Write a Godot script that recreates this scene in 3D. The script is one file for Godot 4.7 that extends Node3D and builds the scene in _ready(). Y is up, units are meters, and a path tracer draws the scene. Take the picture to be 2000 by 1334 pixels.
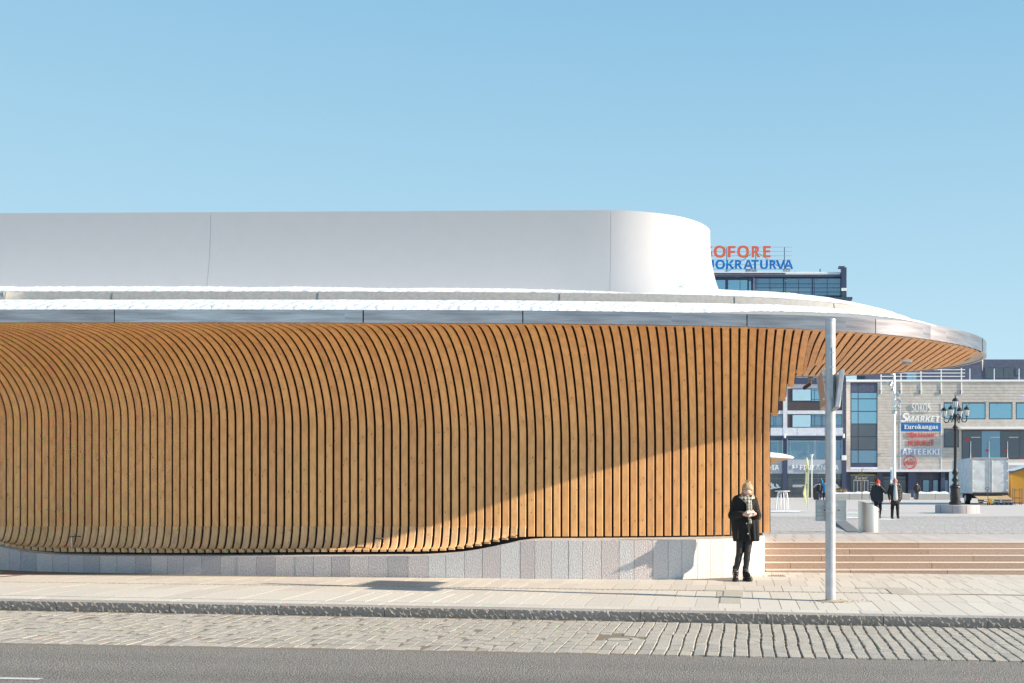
extends Node3D
# A low timber-clad pavilion on a sloping street, a paved square and shops behind it.
# The camera stands at (0, EYE, 0) and looks along -z with a shifted lens; d below is the distance along -z.

const F := 2100.0      # focal length, in pixels of a 2000 pixel wide picture
const CX := 1430.0
const HY := 954.0
const EYE := 1.55
const RIM := 2.61      # soffit height above the eye
const PITCH := 0.15    # one plank and one gap
const X0 := -0.03

var M := {}
var boxes := {}
var means := {}
var rng := RandomNumberGenerator.new()
var group_no := 0
var rim := []          # dense outline of the roof edge, (x, d)

func _ready():
	rng.seed = 7
	# ---- camera
	var cam := Camera3D.new()
	cam.name = "camera"
	cam.projection = Camera3D.PROJECTION_FRUSTUM
	cam.near = 0.1
	cam.far = 3000.0
	cam.size = 1334.0 / F * 0.1
	cam.frustum_offset = Vector2((1000.0 - CX) / F * 0.1, (HY - 667.0) / F * 0.1)
	cam.position = Vector3(0, EYE, 0)
	add_child(cam)
	cam.current = true
	# ---- sky
	var sky_mat := ProceduralSkyMaterial.new()
	sky_mat.sky_top_color = lin(.08, .362, .663)
	sky_mat.sky_horizon_color = lin(.66, .905, .997)
	sky_mat.sky_curve = 0.3
	sky_mat.ground_bottom_color = Color(0.42, 0.41, 0.40)
	sky_mat.ground_horizon_color = Color(0.55, 0.56, 0.57)
	sky_mat.sun_angle_max = 1.0
	var sky := Sky.new()
	sky.sky_material = sky_mat
	var env := Environment.new()
	env.background_mode = Environment.BG_SKY
	env.sky = sky
	env.background_energy_multiplier = 1.0 / 2.2
	env.tonemap_mode = Environment.TONE_MAPPER_LINEAR
	env.tonemap_exposure = 2.2
	env.sdfgi_enabled = true
	env.ssao_enabled = true
	env.ssil_enabled = true
	var we := WorldEnvironment.new()
	we.name = "environment"
	we.environment = env
	add_child(we)
	# ---- sun: low, from the right, a little from the camera's side
	var sun := DirectionalLight3D.new()
	sun.name = "sun"
	var el := deg_to_rad(24.0)
	var az := deg_to_rad(9.0)
	sun.light_color = Color(1.0, 0.94, 0.85)
	sun.light_energy = 1.35
	sun.light_angular_distance = 0.5
	sun.shadow_enabled = true
	add_child(sun)
	sun.look_at_from_position(Vector3.ZERO, Vector3(-cos(el) * cos(az), -sin(el), -cos(el) * sin(az)), Vector3.UP)
	make_materials()
	make_rim()
	ground()
	pavilion()
	street_things()
	square_things()
	far_buildings()
	people()

# ------------------------------------------------------------------ helpers
func P(px, py, d) -> Vector3:
	return Vector3((px - CX) * d / F, EYE + (HY - py) * d / F, -d)

func lerp_table(t: Array, x: float) -> float:
	if x <= t[0][0]: return t[0][1]
	for i in range(1, t.size()):
		if x <= t[i][0]:
			var k: float = (x - t[i - 1][0]) / (t[i][0] - t[i - 1][0])
			return lerpf(t[i - 1][1], t[i][1], k)
	return t[t.size() - 1][1]

func tag(o, label, category, group = ""):
	o.set_meta("label", label)
	o.set_meta("category", category)
	if group: o.set_meta("group", group)
	return o

func thing(called: String, label: String, category: String, at: Vector3, group = "") -> Node3D:
	var o := Node3D.new()
	o.name = called
	add_child(o, true)
	o.position = at
	tag(o, label, category, group)
	return o

func structure(called: String, mesh: Mesh, mat: Material) -> MeshInstance3D:
	var o := MeshInstance3D.new()
	o.name = called
	o.mesh = mesh
	o.material_override = mat
	o.set_meta("kind", "structure")
	add_child(o, true)
	return o

# a part whose mesh is given in world coordinates
func part(called: String, mesh: Mesh, mat: Material, parent: Node3D) -> MeshInstance3D:
	var o := MeshInstance3D.new()
	o.name = called
	o.mesh = mesh
	o.material_override = mat
	parent.add_child(o, true)
	o.position = -world_of(parent)
	return o

func world_of(n: Node3D) -> Vector3:
	var p := Vector3.ZERO
	var q = n
	while q != null and q != self:
		p += q.position
		q = q.get_parent()
	return p

# a part whose mesh sits round its own origin
func piece(called: String, mesh: Mesh, mat: Material, parent: Node3D, at: Vector3, b := Basis()) -> MeshInstance3D:
	var o := part(called, mesh, mat, parent)
	o.transform = Transform3D(b, at - world_of(parent))
	return o

func begin() -> SurfaceTool:
	var st := SurfaceTool.new()
	st.begin(Mesh.PRIMITIVE_TRIANGLES)
	return st

func done(st: SurfaceTool) -> ArrayMesh:
	st.generate_normals()
	st.index()
	return st.commit()

func tri(st, a, b, c, ua = Vector2.ZERO, ub = Vector2.ZERO, uc = Vector2.ZERO):   # counter-clockwise seen from outside
	st.set_uv(ua); st.add_vertex(a)
	st.set_uv(uc); st.add_vertex(c)
	st.set_uv(ub); st.add_vertex(b)

func quad(st, a, b, c, d):
	tri(st, a, b, c, Vector2(0, 0), Vector2(1, 0), Vector2(1, 1))
	tri(st, a, c, d, Vector2(0, 0), Vector2(1, 1), Vector2(0, 1))

func flat(st): st.set_smooth_group(-1)
func smooth(st):
	group_no += 1
	st.set_smooth_group(group_no)

func bx(st, c: Vector3, s: Vector3, b := Basis()):
	flat(st)
	var h := s / 2.0
	var v := []
	for i in 8:
		v.append(c + b * Vector3(h.x if i & 1 else -h.x, h.y if i & 2 else -h.y, h.z if i & 4 else -h.z))
	quad(st, v[4], v[5], v[7], v[6]); quad(st, v[1], v[0], v[2], v[3])
	quad(st, v[5], v[1], v[3], v[7]); quad(st, v[0], v[4], v[6], v[2])
	quad(st, v[6], v[7], v[3], v[2]); quad(st, v[0], v[1], v[5], v[4])

# a box with chamfered edges round its own centre; shared between pieces of one size
func box(s: Vector3, c := 0.0) -> Mesh:
	var key := "%.3f %.3f %.3f %.4f" % [s.x, s.y, s.z, c]
	if boxes.has(key): return boxes[key]
	var st := begin()
	if c <= 0.0:
		bx(st, Vector3.ZERO, s)
	else:
		chamfered(st, Vector3.ZERO, s, c)
	boxes[key] = done(st)
	return boxes[key]

func chamfered(st, at: Vector3, s: Vector3, c: float, b := Basis(), jig := 0.0):
	flat(st)
	var h := s / 2.0
	var f := func(sx, sy, sz, ax):   # corner vertex that lies on the face of axis ax
		var p := Vector3(sx * h.x, sy * h.y, sz * h.z)
		if ax != 0: p.x -= sx * c
		if ax != 1: p.y -= sy * c
		if ax != 2: p.z -= sz * c
		if jig > 0.0:
			p += jig * Vector3(sin(p.x * 91.0 + p.z * 37.0 + at.x * 13.0), sin(p.z * 83.0 + p.x * 29.0 + at.z * 17.0), cos(p.x * 57.0 + p.z * 71.0 + at.x * 7.0))
		return at + b * p
	for sg in [-1.0, 1.0]:
		oq(st, at, b, [f.call(sg, -1, -1, 0), f.call(sg, 1, -1, 0), f.call(sg, 1, 1, 0), f.call(sg, -1, 1, 0)])
		oq(st, at, b, [f.call(-1, sg, -1, 1), f.call(1, sg, -1, 1), f.call(1, sg, 1, 1), f.call(-1, sg, 1, 1)])
		oq(st, at, b, [f.call(-1, -1, sg, 2), f.call(1, -1, sg, 2), f.call(1, 1, sg, 2), f.call(-1, 1, sg, 2)])
		for sh in [-1.0, 1.0]:
			oq(st, at, b, [f.call(sg, sh, -1, 0), f.call(sg, sh, 1, 0), f.call(sg, sh, 1, 1), f.call(sg, sh, -1, 1)])
			oq(st, at, b, [f.call(sg, -1, sh, 0), f.call(sg, 1, sh, 0), f.call(sg, 1, sh, 2), f.call(sg, -1, sh, 2)])
			oq(st, at, b, [f.call(-1, sg, sh, 1), f.call(1, sg, sh, 1), f.call(1, sg, sh, 2), f.call(-1, sg, sh, 2)])
			for si in [-1.0, 1.0]:
				oq(st, at, b, [f.call(sg, sh, si, 0), f.call(sg, sh, si, 1), f.call(sg, sh, si, 2)])

# a convex face turned so that it looks away from the middle of its solid
func oq(st, mid: Vector3, _b, p: Array):
	var n: Vector3 = (p[1] - p[0]).cross(p[2] - p[0])
	if n.dot(p[0] + p[1] + p[2] - mid * 3.0) < 0.0: p.reverse()
	if p.size() == 3: tri(st, p[0], p[1], p[2])
	else: quad(st, p[0], p[1], p[2], p[3])

# a smooth strip between two lines of points; the outside is to the left when walking a with b on the right hand below
func strip(st, a: Array, b: Array, ua := 0.0, ub := 1.0, vs = null, flip := false):
	for i in range(a.size() - 1):
		var v0: float = vs[i] if vs != null else float(i)
		var v1: float = vs[i + 1] if vs != null else float(i + 1)
		if flip:
			tri(st, a[i], a[i + 1], b[i + 1], Vector2(ua, v0), Vector2(ua, v1), Vector2(ub, v1))
			tri(st, a[i], b[i + 1], b[i], Vector2(ua, v0), Vector2(ub, v1), Vector2(ub, v0))
		else:
			tri(st, a[i], b[i + 1], a[i + 1], Vector2(ua, v0), Vector2(ub, v1), Vector2(ua, v1))
			tri(st, a[i], b[i], b[i + 1], Vector2(ua, v0), Vector2(ub, v0), Vector2(ub, v1))

func sheet(st, rows: Array, flip := false):
	smooth(st)
	for i in range(rows.size() - 1):
		strip(st, rows[i], rows[i + 1], float(i), float(i + 1), null, flip)

func tube(st, pts: Array, r, seg := 8, caps := true):
	smooth(st)
	var rows := []
	var up := Vector3(0.123, 0.97, 0.31)
	for i in pts.size():
		var t: Vector3 = (pts[mini(i + 1, pts.size() - 1)] - pts[maxi(i - 1, 0)]).normalized()
		var s := t.cross(up)
		if s.length() < 0.05: s = t.cross(Vector3.RIGHT)
		s = s.normalized()
		var u := s.cross(t)
		var rr: float = r[i] if r is Array else r
		var row := []
		for k in seg + 1:
			var a := TAU * k / seg
			row.append(pts[i] + (s * cos(a) + u * sin(a)) * rr)
		rows.append(row)
	for i in range(rows.size() - 1):
		strip(st, rows[i], rows[i + 1], 0.0, 1.0, null, true)
	if caps:
		flat(st)
		for k in seg:
			tri(st, pts[0], rows[0][k], rows[0][k + 1])
			tri(st, pts[-1], rows[-1][k + 1], rows[-1][k])

func lathe(st, at: Vector3, prof: Array, seg := 24, hard := true):   # prof: [radius, height] upwards
	for i in range(prof.size() - 1):
		if hard or i == 0: smooth(st)
		var a := []
		var b := []
		for k in seg + 1:
			var t := TAU * k / seg
			a.append(at + Vector3(prof[i][0] * cos(t), prof[i][1], prof[i][0] * sin(t)))
			b.append(at + Vector3(prof[i + 1][0] * cos(t), prof[i + 1][1], prof[i + 1][0] * sin(t)))
		strip(st, a, b, 0.0, 1.0, null, true)
	flat(st)
	for e in [0, prof.size() - 1]:
		if prof[e][0] > 0.0005:
			var c: Vector3 = at + Vector3(0, prof[e][1], 0)
			for k in seg:
				var p := c + Vector3(prof[e][0] * cos(TAU * k / seg), 0, prof[e][0] * sin(TAU * k / seg))
				var q := c + Vector3(prof[e][0] * cos(TAU * (k + 1) / seg), 0, prof[e][0] * sin(TAU * (k + 1) / seg))
				if e == 0: tri(st, c, p, q)
				else: tri(st, c, q, p)

# a flat outline in x and y given thickness along z
func plate(st, pts: Array, z0: float, z1: float):
	flat(st)
	var poly := PackedVector2Array(pts)
	if Geometry2D.is_polygon_clockwise(poly): poly.reverse()
	var ix := Geometry2D.triangulate_polygon(poly)
	for i in range(0, ix.size(), 3):
		var a := poly[ix[i]]
		var b := poly[ix[i + 1]]
		var c := poly[ix[i + 2]]
		if (b - a).cross(c - a) < 0.0:
			var s := b
			b = c
			c = s
		tri(st, Vector3(a.x, a.y, z1), Vector3(b.x, b.y, z1), Vector3(c.x, c.y, z1))
		tri(st, Vector3(a.x, a.y, z0), Vector3(c.x, c.y, z0), Vector3(b.x, b.y, z0))
	for i in poly.size():
		var a := poly[i]
		var b := poly[(i + 1) % poly.size()]
		quad(st, Vector3(a.x, a.y, z0), Vector3(b.x, b.y, z0), Vector3(b.x, b.y, z1), Vector3(a.x, a.y, z1))

func multi(called: String, mesh: Mesh, mat: Material, where: Array, parent: Node3D) -> MultiMeshInstance3D:
	var mm := MultiMesh.new()
	mm.transform_format = MultiMesh.TRANSFORM_3D
	mm.mesh = mesh
	mm.instance_count = where.size()
	for i in where.size(): mm.set_instance_transform(i, where[i])
	var o := MultiMeshInstance3D.new()
	o.name = called
	o.multimesh = mm
	o.material_override = mat
	o.set_meta("kind", "stuff")
	parent.add_child(o, true)
	o.position = -world_of(parent)
	return o

func lettering(called: String, text: String, mat: Material, parent: Node3D, at: Vector3, width: float, height: float, face := "Droid Sans", weight := 700, slant := 0.0, depth := 0.15):
	var f := SystemFont.new()
	f.font_names = PackedStringArray([face])
	f.font_weight = weight
	var tm := TextMesh.new()
	tm.text = text
	tm.font = f
	tm.font_size = 64
	tm.pixel_size = 0.01
	tm.depth = 0.1
	tm.curve_step = 2.0
	var arr := tm.get_mesh_arrays()
	var v: PackedVector3Array = arr[Mesh.ARRAY_VERTEX]
	var lo := Vector3(1e9, 1e9, 1e9)
	var hi := -lo
	for p in v:
		lo = lo.min(p)
		hi = hi.max(p)
	var k := Vector3(width / maxf(hi.x - lo.x, 0.001), height / maxf(hi.y - lo.y, 0.001), depth / 0.1)
	var mid := (lo + hi) / 2.0
	for i in v.size():
		var p := (v[i] - mid) * k
		p.x += p.y * slant
		v[i] = p
	arr[Mesh.ARRAY_VERTEX] = v
	arr[Mesh.ARRAY_TANGENT] = null
	var am := ArrayMesh.new()
	am.add_surface_from_arrays(Mesh.PRIMITIVE_TRIANGLES, arr)
	return piece(called, am, mat, parent, at)

# ------------------------------------------------------------------ materials
func mat(c: Color, rough := 0.7, metal := 0.0) -> StandardMaterial3D:
	var m := StandardMaterial3D.new()
	m.albedo_color = c
	m.roughness = rough
	m.metallic = metal
	m.cull_mode = BaseMaterial3D.CULL_DISABLED
	return m

func lin(r, g, b) -> Color:
	return Color(r, g, b).linear_to_srgb()

func image_of(w: int, h: int, f: Callable) -> ImageTexture:
	var data := PackedByteArray()
	data.resize(w * h * 3)
	var k := 0
	for y in h:
		for x in w:
			var c: Color = f.call(x, y)
			data[k] = int(clampf(c.r, 0, 1) * 255.0)
			data[k + 1] = int(clampf(c.g, 0, 1) * 255.0)
			data[k + 2] = int(clampf(c.b, 0, 1) * 255.0)
			k += 3
	return ImageTexture.create_from_image(Image.create_from_data(w, h, false, Image.FORMAT_RGB8, data))

# grey speckle round white: grains of one pixel mixed with soft blotches that wrap round
func speckle(n: int, lo: float, spread: float, dark: float, dark_share: float, blotch: float, sd: int, tint := 0.0) -> ImageTexture:
	var r := RandomNumberGenerator.new()
	r.seed = sd
	var small := FastNoiseLite.new()
	small.seed = sd
	small.frequency = 0.05
	var bl := small.get_seamless_image(n, n)
	var mid := FastNoiseLite.new()
	mid.seed = sd + 5
	mid.frequency = 0.25
	var md := mid.get_seamless_image(n, n)
	return image_of(n, n, func(x, y):
		var v := lo + spread * (r.randf() * 0.5 + md.get_pixel(x, y).r * 0.5) + blotch * (bl.get_pixel(x, y).r - 0.5)
		if r.randf() < dark_share: v -= dark * r.randf()
		var t := tint * (r.randf() - 0.5)
		return Color(v + t, v, v - t))

func linear_mean(tex: Texture2D) -> float:
	if not means.has(tex):
		var im := tex.get_image()
		var sum := 0.0
		for i in 1024:
			var c := im.get_pixel((i * 37) % im.get_width(), (i * 91 + i / 7) % im.get_height())
			sum += c.srgb_to_linear().g
		means[tex] = sum / 1024.0
	return means[tex]

# the colour given is what the surface shows on the whole, texture included
func wear(m: StandardMaterial3D, tex: Texture2D):
	var k := 1.0 / linear_mean(tex)
	var c := m.albedo_color.srgb_to_linear()
	m.albedo_color = Color(minf(c.r * k, 1.0), minf(c.g * k, 1.0), minf(c.b * k, 1.0)).linear_to_srgb()
	m.albedo_texture = tex
	return m

func triplanar(m: StandardMaterial3D, tex: Texture2D, metres: float, world := true):
	wear(m, tex)
	m.uv1_triplanar = true
	m.uv1_world_triplanar = world
	m.uv1_scale = Vector3.ONE / metres
	return m

func bump(m: StandardMaterial3D, freq: float, strength: float, sd: int, n := 256, octaves := 3):
	var f := FastNoiseLite.new()
	f.seed = sd
	f.frequency = freq
	f.fractal_octaves = octaves
	var im := f.get_seamless_image(n, n)
	im.convert(Image.FORMAT_RGBA8)
	im.bump_map_to_normal_map(strength)
	m.normal_enabled = true
	m.normal_texture = ImageTexture.create_from_image(im)
	m.normal_scale = 1.0
	return m

func make_materials():
	# timber: lengthwise grain, a few knots; v runs along the plank
	var g1 := FastNoiseLite.new()
	g1.seed = 3
	g1.frequency = 0.02
	var g2 := FastNoiseLite.new()
	g2.seed = 4
	g2.frequency = 0.02
	var r := RandomNumberGenerator.new()
	r.seed = 12
	var knots := []
	for i in 30:
		knots.append([r.randf() * 512.0, r.randf() * 1024.0, r.randf_range(1.5, 5.5)])
	var grain := image_of(512, 1024, func(x, y):
		var fx := float(x)
		var fy := float(y)
		var warp := g2.get_noise_2d(fx * 0.7, fy * 0.14) * 14.0
		var v := 0.955 + 0.09 * g1.get_noise_2d((fx + warp) * 9.0, fy * 0.16) + 0.07 * sin((fx + warp * 2.2) * 0.42) * g2.get_noise_2d(fx * 0.6, fy * 0.1)
		v += 0.10 * g2.get_noise_2d(fx * 0.3, fy * 0.35)
		var c := Color(v, v * 0.985, v * 0.96)
		return c)
	var gi: Image = grain.get_image()
	for k in knots:
		for yy in range(int(k[1] - k[2] * 2), int(k[1] + k[2] * 2) + 1):
			for xx in range(int(k[0] - k[2] * 2), int(k[0] + k[2] * 2) + 1):
				if xx < 0 or yy < 0 or xx > 511 or yy > 1023: continue
				var e := Vector2((xx - k[0]) / k[2], (yy - k[1]) / (k[2] * 1.2)).length()
				if e < 1.6:
					var c := gi.get_pixel(xx, yy)
					var s := clampf((e - 0.5) / 1.1, 0.0, 1.0)
					gi.set_pixel(xx, yy, Color(c.r * lerpf(0.45, 1.0, s), c.g * lerpf(0.36, 1.0, s), c.b * lerpf(0.30, 1.0, s)))
	grain = ImageTexture.create_from_image(gi)
	var gb: Image = gi.duplicate()
	gb.convert(Image.FORMAT_RGBA8)
	gb.bump_map_to_normal_map(2.0)
	var grain_n := ImageTexture.create_from_image(gb)
	M.wood = []
	var tones := [lin(.785,.428,.184), lin(.815,.452,.196), lin(.75,.402,.172), lin(.825,.462,.20), lin(.78,.428,.188), lin(.725,.38,.166), lin(.80,.438,.184), lin(.765,.41,.184)]
	for t in tones:
		var m := mat(t, 0.55)
		wear(m, grain)
		m.normal_enabled = true
		m.normal_texture = grain_n
		m.normal_scale = 0.5
		M.wood.append(m)
	M.bench = []
	for t in [lin(.70, .43, .225), lin(.66, .40, .205), lin(.74, .46, .25), lin(.68, .415, .215)]:
		var m := mat(t, 0.6)
		wear(m, grain)
		M.bench.append(m)
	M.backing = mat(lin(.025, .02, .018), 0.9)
	M.dark = mat(lin(.02, .02, .022), 0.6)
	# brushed aluminium, several sheets with slightly different reflections
	M.alu = []
	var br := FastNoiseLite.new()
	br.seed = 9
	br.frequency = 0.03
	var brush := image_of(512, 128, func(x, y):
		var v := 0.86 + 0.10 * br.get_noise_2d(x * 0.4, y * 12.0) + 0.16 * br.get_noise_2d(x * 0.25, y * 0.5 + 300.0)
		return Color(v, v, v))
	for i in 4:
		var m := mat(lin(.44 + .03 * i, .37 + .03 * i, .37 + .03 * i), 0.22 + 0.03 * (i % 3), 1.0)
		wear(m, brush)
		m.uv1_scale = Vector3(0.35, 1.0, 1.0)
		M.alu.append(m)
	M.steel = mat(lin(.62, .62, .61), 0.38, 1.0)
	M.galv = mat(lin(.55, .56, .57), 0.42, 0.9)
	M.pole = mat(lin(.50, .50, .53), 0.38, 0.45)
	triplanar(M.pole, speckle(128, 0.88, 0.04, 0.1, 0.02, 0.12, 71), 1.2)
	# the white drum and the roof membrane
	M.drum = mat(lin(.505, .50, .525), 0.38)
	triplanar(M.drum, speckle(256, 0.95, 0.012, 0.0, 0.0, 0.012, 31), 5.0)
	M.membrane = triplanar(mat(lin(.33, .32, .315), 0.7), speckle(256, 0.86, 0.08, 0.2, 0.02, 0.16, 32), 1.4)
	M.snow = bump(mat(lin(.76, .77, .79), 0.6), 0.025, 6.0, 22, 256, 4)
	M.snow.uv1_triplanar = true
	M.snow.uv1_world_triplanar = true
	M.snow.uv1_scale = Vector3.ONE / 1.3
	M.snow.subsurf_scatter_enabled = true
	M.snow.subsurf_scatter_strength = 0.15
	# granite
	var gr := speckle(512, 0.66, 0.40, 0.35, 0.18, 0.18, 41, 0.06)
	M.plinth = []
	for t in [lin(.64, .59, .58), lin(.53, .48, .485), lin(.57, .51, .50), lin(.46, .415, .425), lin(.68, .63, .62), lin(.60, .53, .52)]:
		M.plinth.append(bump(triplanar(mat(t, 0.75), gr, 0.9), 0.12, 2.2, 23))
		M.plinth[-1].uv1_scale = Vector3.ONE / 0.9
	M.step = []
	for t in [lin(.46, .325, .255), lin(.43, .30, .235), lin(.49, .35, .28), lin(.445, .31, .24)]:
		M.step.append(triplanar(mat(t, 0.7), speckle(256, 0.6, 0.5, 0.4, 0.25, 0.15, 42, 0.08), 0.5))
	M.sunlit_tread = triplanar(mat(lin(.68, .585, .50), 0.7), speckle(256, 0.75, 0.3, 0.3, 0.15, 0.15, 62, 0.05), 0.5)  # honed stone, lightened further to carry the sun on the treads
	M.kerb = []
	for t in [lin(.35, .32, .30), lin(.32, .29, .27), lin(.335, .30, .275)]:
		M.kerb.append(triplanar(mat(t, 0.75), gr, 0.8))
	# pavers
	M.paver = []
	var pv := speckle(512, 0.82, 0.16, 0.2, 0.06, 0.12, 43, 0.03)
	for t in [lin(.57, .525, .475), lin(.55, .505, .455), lin(.59, .545, .49), lin(.535, .49, .445), lin(.575, .53, .47)]:
		M.paver.append(triplanar(mat(t, 0.8), pv, 1.1))
	M.joint = mat(lin(.20, .155, .115), 0.95)
	M.grit = triplanar(mat(lin(.43, .40, .345), 0.9), speckle(256, 0.55, 0.6, 0.5, 0.3, 0.1, 44, 0.05), 0.45)
	M.sand = triplanar(mat(lin(.42, .34, .25), 0.95), speckle(256, 0.6, 0.5, 0.3, 0.2, 0.2, 45, 0.05), 0.3)
	M.cobble = []
	var cb := speckle(512, 0.68, 0.36, 0.4, 0.12, 0.22, 46, 0.05)
	for t in [lin(.43, .385, .335), lin(.40, .36, .315), lin(.455, .405, .355), lin(.39, .355, .32), lin(.44, .39, .33), lin(.415, .375, .345)]:
		M.cobble.append(bump(triplanar(mat(t, 0.8), cb, 0.7), 0.16, 2.5, 24))
	M.square = []
	var sq := speckle(512, 0.76, 0.22, 0.25, 0.08, 0.16, 47, 0.03)
	for t in [lin(.53, .475, .45), lin(.505, .455, .435), lin(.55, .495, .465)]:
		M.square.append(triplanar(mat(t, 0.8), sq, 1.3))
	M.asphalt = triplanar(mat(lin(.235, .21, .19), 0.85), speckle(1024, 0.45, 0.75, 0.6, 0.28, 0.16, 48, 0.06), 3.4)
	bump(M.asphalt, 0.35, 3.0, 25, 512)
	M.paint = triplanar(mat(lin(.55, .55, .52), 0.7), speckle(256, 0.7, 0.3, 0.6, 0.25, 0.2, 49), 0.5)
	M.earth = mat(lin(.36, .35, .33), 0.95)
	M.concrete = triplanar(mat(lin(.46, .45, .43), 0.85), speckle(256, 0.78, 0.25, 0.3, 0.08, 0.2, 50), 1.6)
	# shops
	M.siding = []
	for t in [lin(.54, .495, .45), lin(.52, .48, .435), lin(.56, .515, .47)]:
		M.siding.append(triplanar(mat(t, 0.6), speckle(128, 0.9, 0.08, 0.05, 0.05, 0.10, 51), 6.0))
	M.pale = triplanar(mat(lin(.70, .71, .78), 0.6), speckle(128, 0.9, 0.08, 0.05, 0.05, 0.08, 52), 5.0)
	M.slate = triplanar(mat(lin(.075, .09, .145), 0.5), speckle(128, 0.8, 0.2, 0.1, 0.1, 0.2, 53), 4.0)
	M.frame = mat(lin(.05, .065, .125), 0.45)
	M.brown = mat(lin(.075, .06, .07), 0.6)
	M.white = mat(lin(.86, .86, .86), 0.5)
	M.fascia_grey = mat(lin(.46, .49, .56), 0.6)
	M.sign_grey = mat(lin(.34, .40, .50), 0.5)
	M.glass = mat(lin(.30, .50, .60), 0.06, 0.85)
	M.glass_pale = mat(lin(.58, .74, .82), 0.12, 0.6)
	M.glass_dark = mat(lin(.085, .10, .12), 0.05, 0.3)
	M.glass_dark.metallic_specular = 0.9
	M.glass_mid = mat(lin(.20, .31, .40), 0.05, 0.6)
	M.red = mat(lin(.85, .05, .04), 0.45)
	M.deep_red = mat(lin(.60, .03, .03), 0.45)
	M.orange_red = mat(lin(.70, .13, .075), 0.5)
	M.sign_blue = mat(lin(.0, .15, .52), 0.4)
	M.panel_blue = mat(lin(.015, .16, .44), 0.45)
	M.cyan = mat(lin(.05, .45, .75), 0.45)
	M.yellow = mat(lin(.62, .48, .02), 0.5)
	M.lamp_iron = mat(lin(.03, .03, .032), 0.45, 0.3)
	M.milk = mat(lin(.78, .77, .74), 0.35)
	M.flag = mat(lin(.86, .80, .34), 0.75)
	M.flag_pale = mat(lin(.93, .88, .52), 0.75)
	for f in [M.flag, M.flag_pale]:
		f.backlight_enabled = true
		f.backlight = Color(0.5, 0.48, 0.35)
	M.truck = triplanar(mat(lin(.62, .63, .65), 0.5), speckle(256, 0.90, 0.05, 0.2, 0.01, 0.16, 54), 9.0)
	M.rubber = mat(lin(.018, .018, .018), 0.8)
	M.ochre = mat(lin(.46, .24, .03), 0.7)
	M.ply = mat(lin(.50, .36, .22), 0.7)
	M.pallet = mat(lin(.04, .11, .24), 0.7)
	M.straw = mat(lin(.42, .28, .11), 0.9)
	M.bark = mat(lin(.12, .085, .06), 0.9)

# ------------------------------------------------------------------ the ground
func G(x: float, d: float) -> float:
	var base := 0.0
	if d < 18.2: base = -0.0145 * (18.2 - d)
	var far := 0.006 if x < 0.0 else 0.011
	var sl := lerpf(0.0175, far, clampf((d - 15.0) / 3.5, 0.0, 1.0))
	return base - x * sl

func street(x: float, d: float) -> float:
	return -0.19 - 0.0175 * x - 0.008 * (13.9 - d)

var square_levels := [[0.0, 1.08], [22.0, 1.08], [28.0, 1.15], [35.0, 1.25], [48.0, 1.37], [59.0, 1.35], [75.0, 1.23], [105.0, 1.15], [120.0, 1.17], [140.0, 1.25], [170.0, 1.42], [400.0, 1.6]]
func GP(d: float) -> float:
	return EYE - lerp_table(square_levels, d)

func V(x, y, d) -> Vector3:
	return Vector3(x, y, -d)

func slope_basis(x: float, d: float) -> Basis:
	var e := 0.2
	var bx_ := Vector3(2 * e, G(x + e, d) - G(x - e, d), 0).normalized()
	var bz := Vector3(0, G(x, d - e) - G(x, d + e), 2 * e).normalized()
	var by := bz.cross(bx_).normalized()
	return Basis(bx_, by, bx_.cross(by))

func height_sheet(xs: Array, ds: Array, f: Callable) -> ArrayMesh:
	var st := begin()
	var rows := []
	for d in ds:
		var row := []
		for x in xs: row.append(V(x, f.call(x, d), d))
		rows.append(row)
	sheet(st, rows)
	return done(st)

func steps_of(a: float, b: float, n: int) -> Array:
	var o := []
	for i in n + 1: o.append(lerpf(a, b, float(i) / n))
	return o

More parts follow.
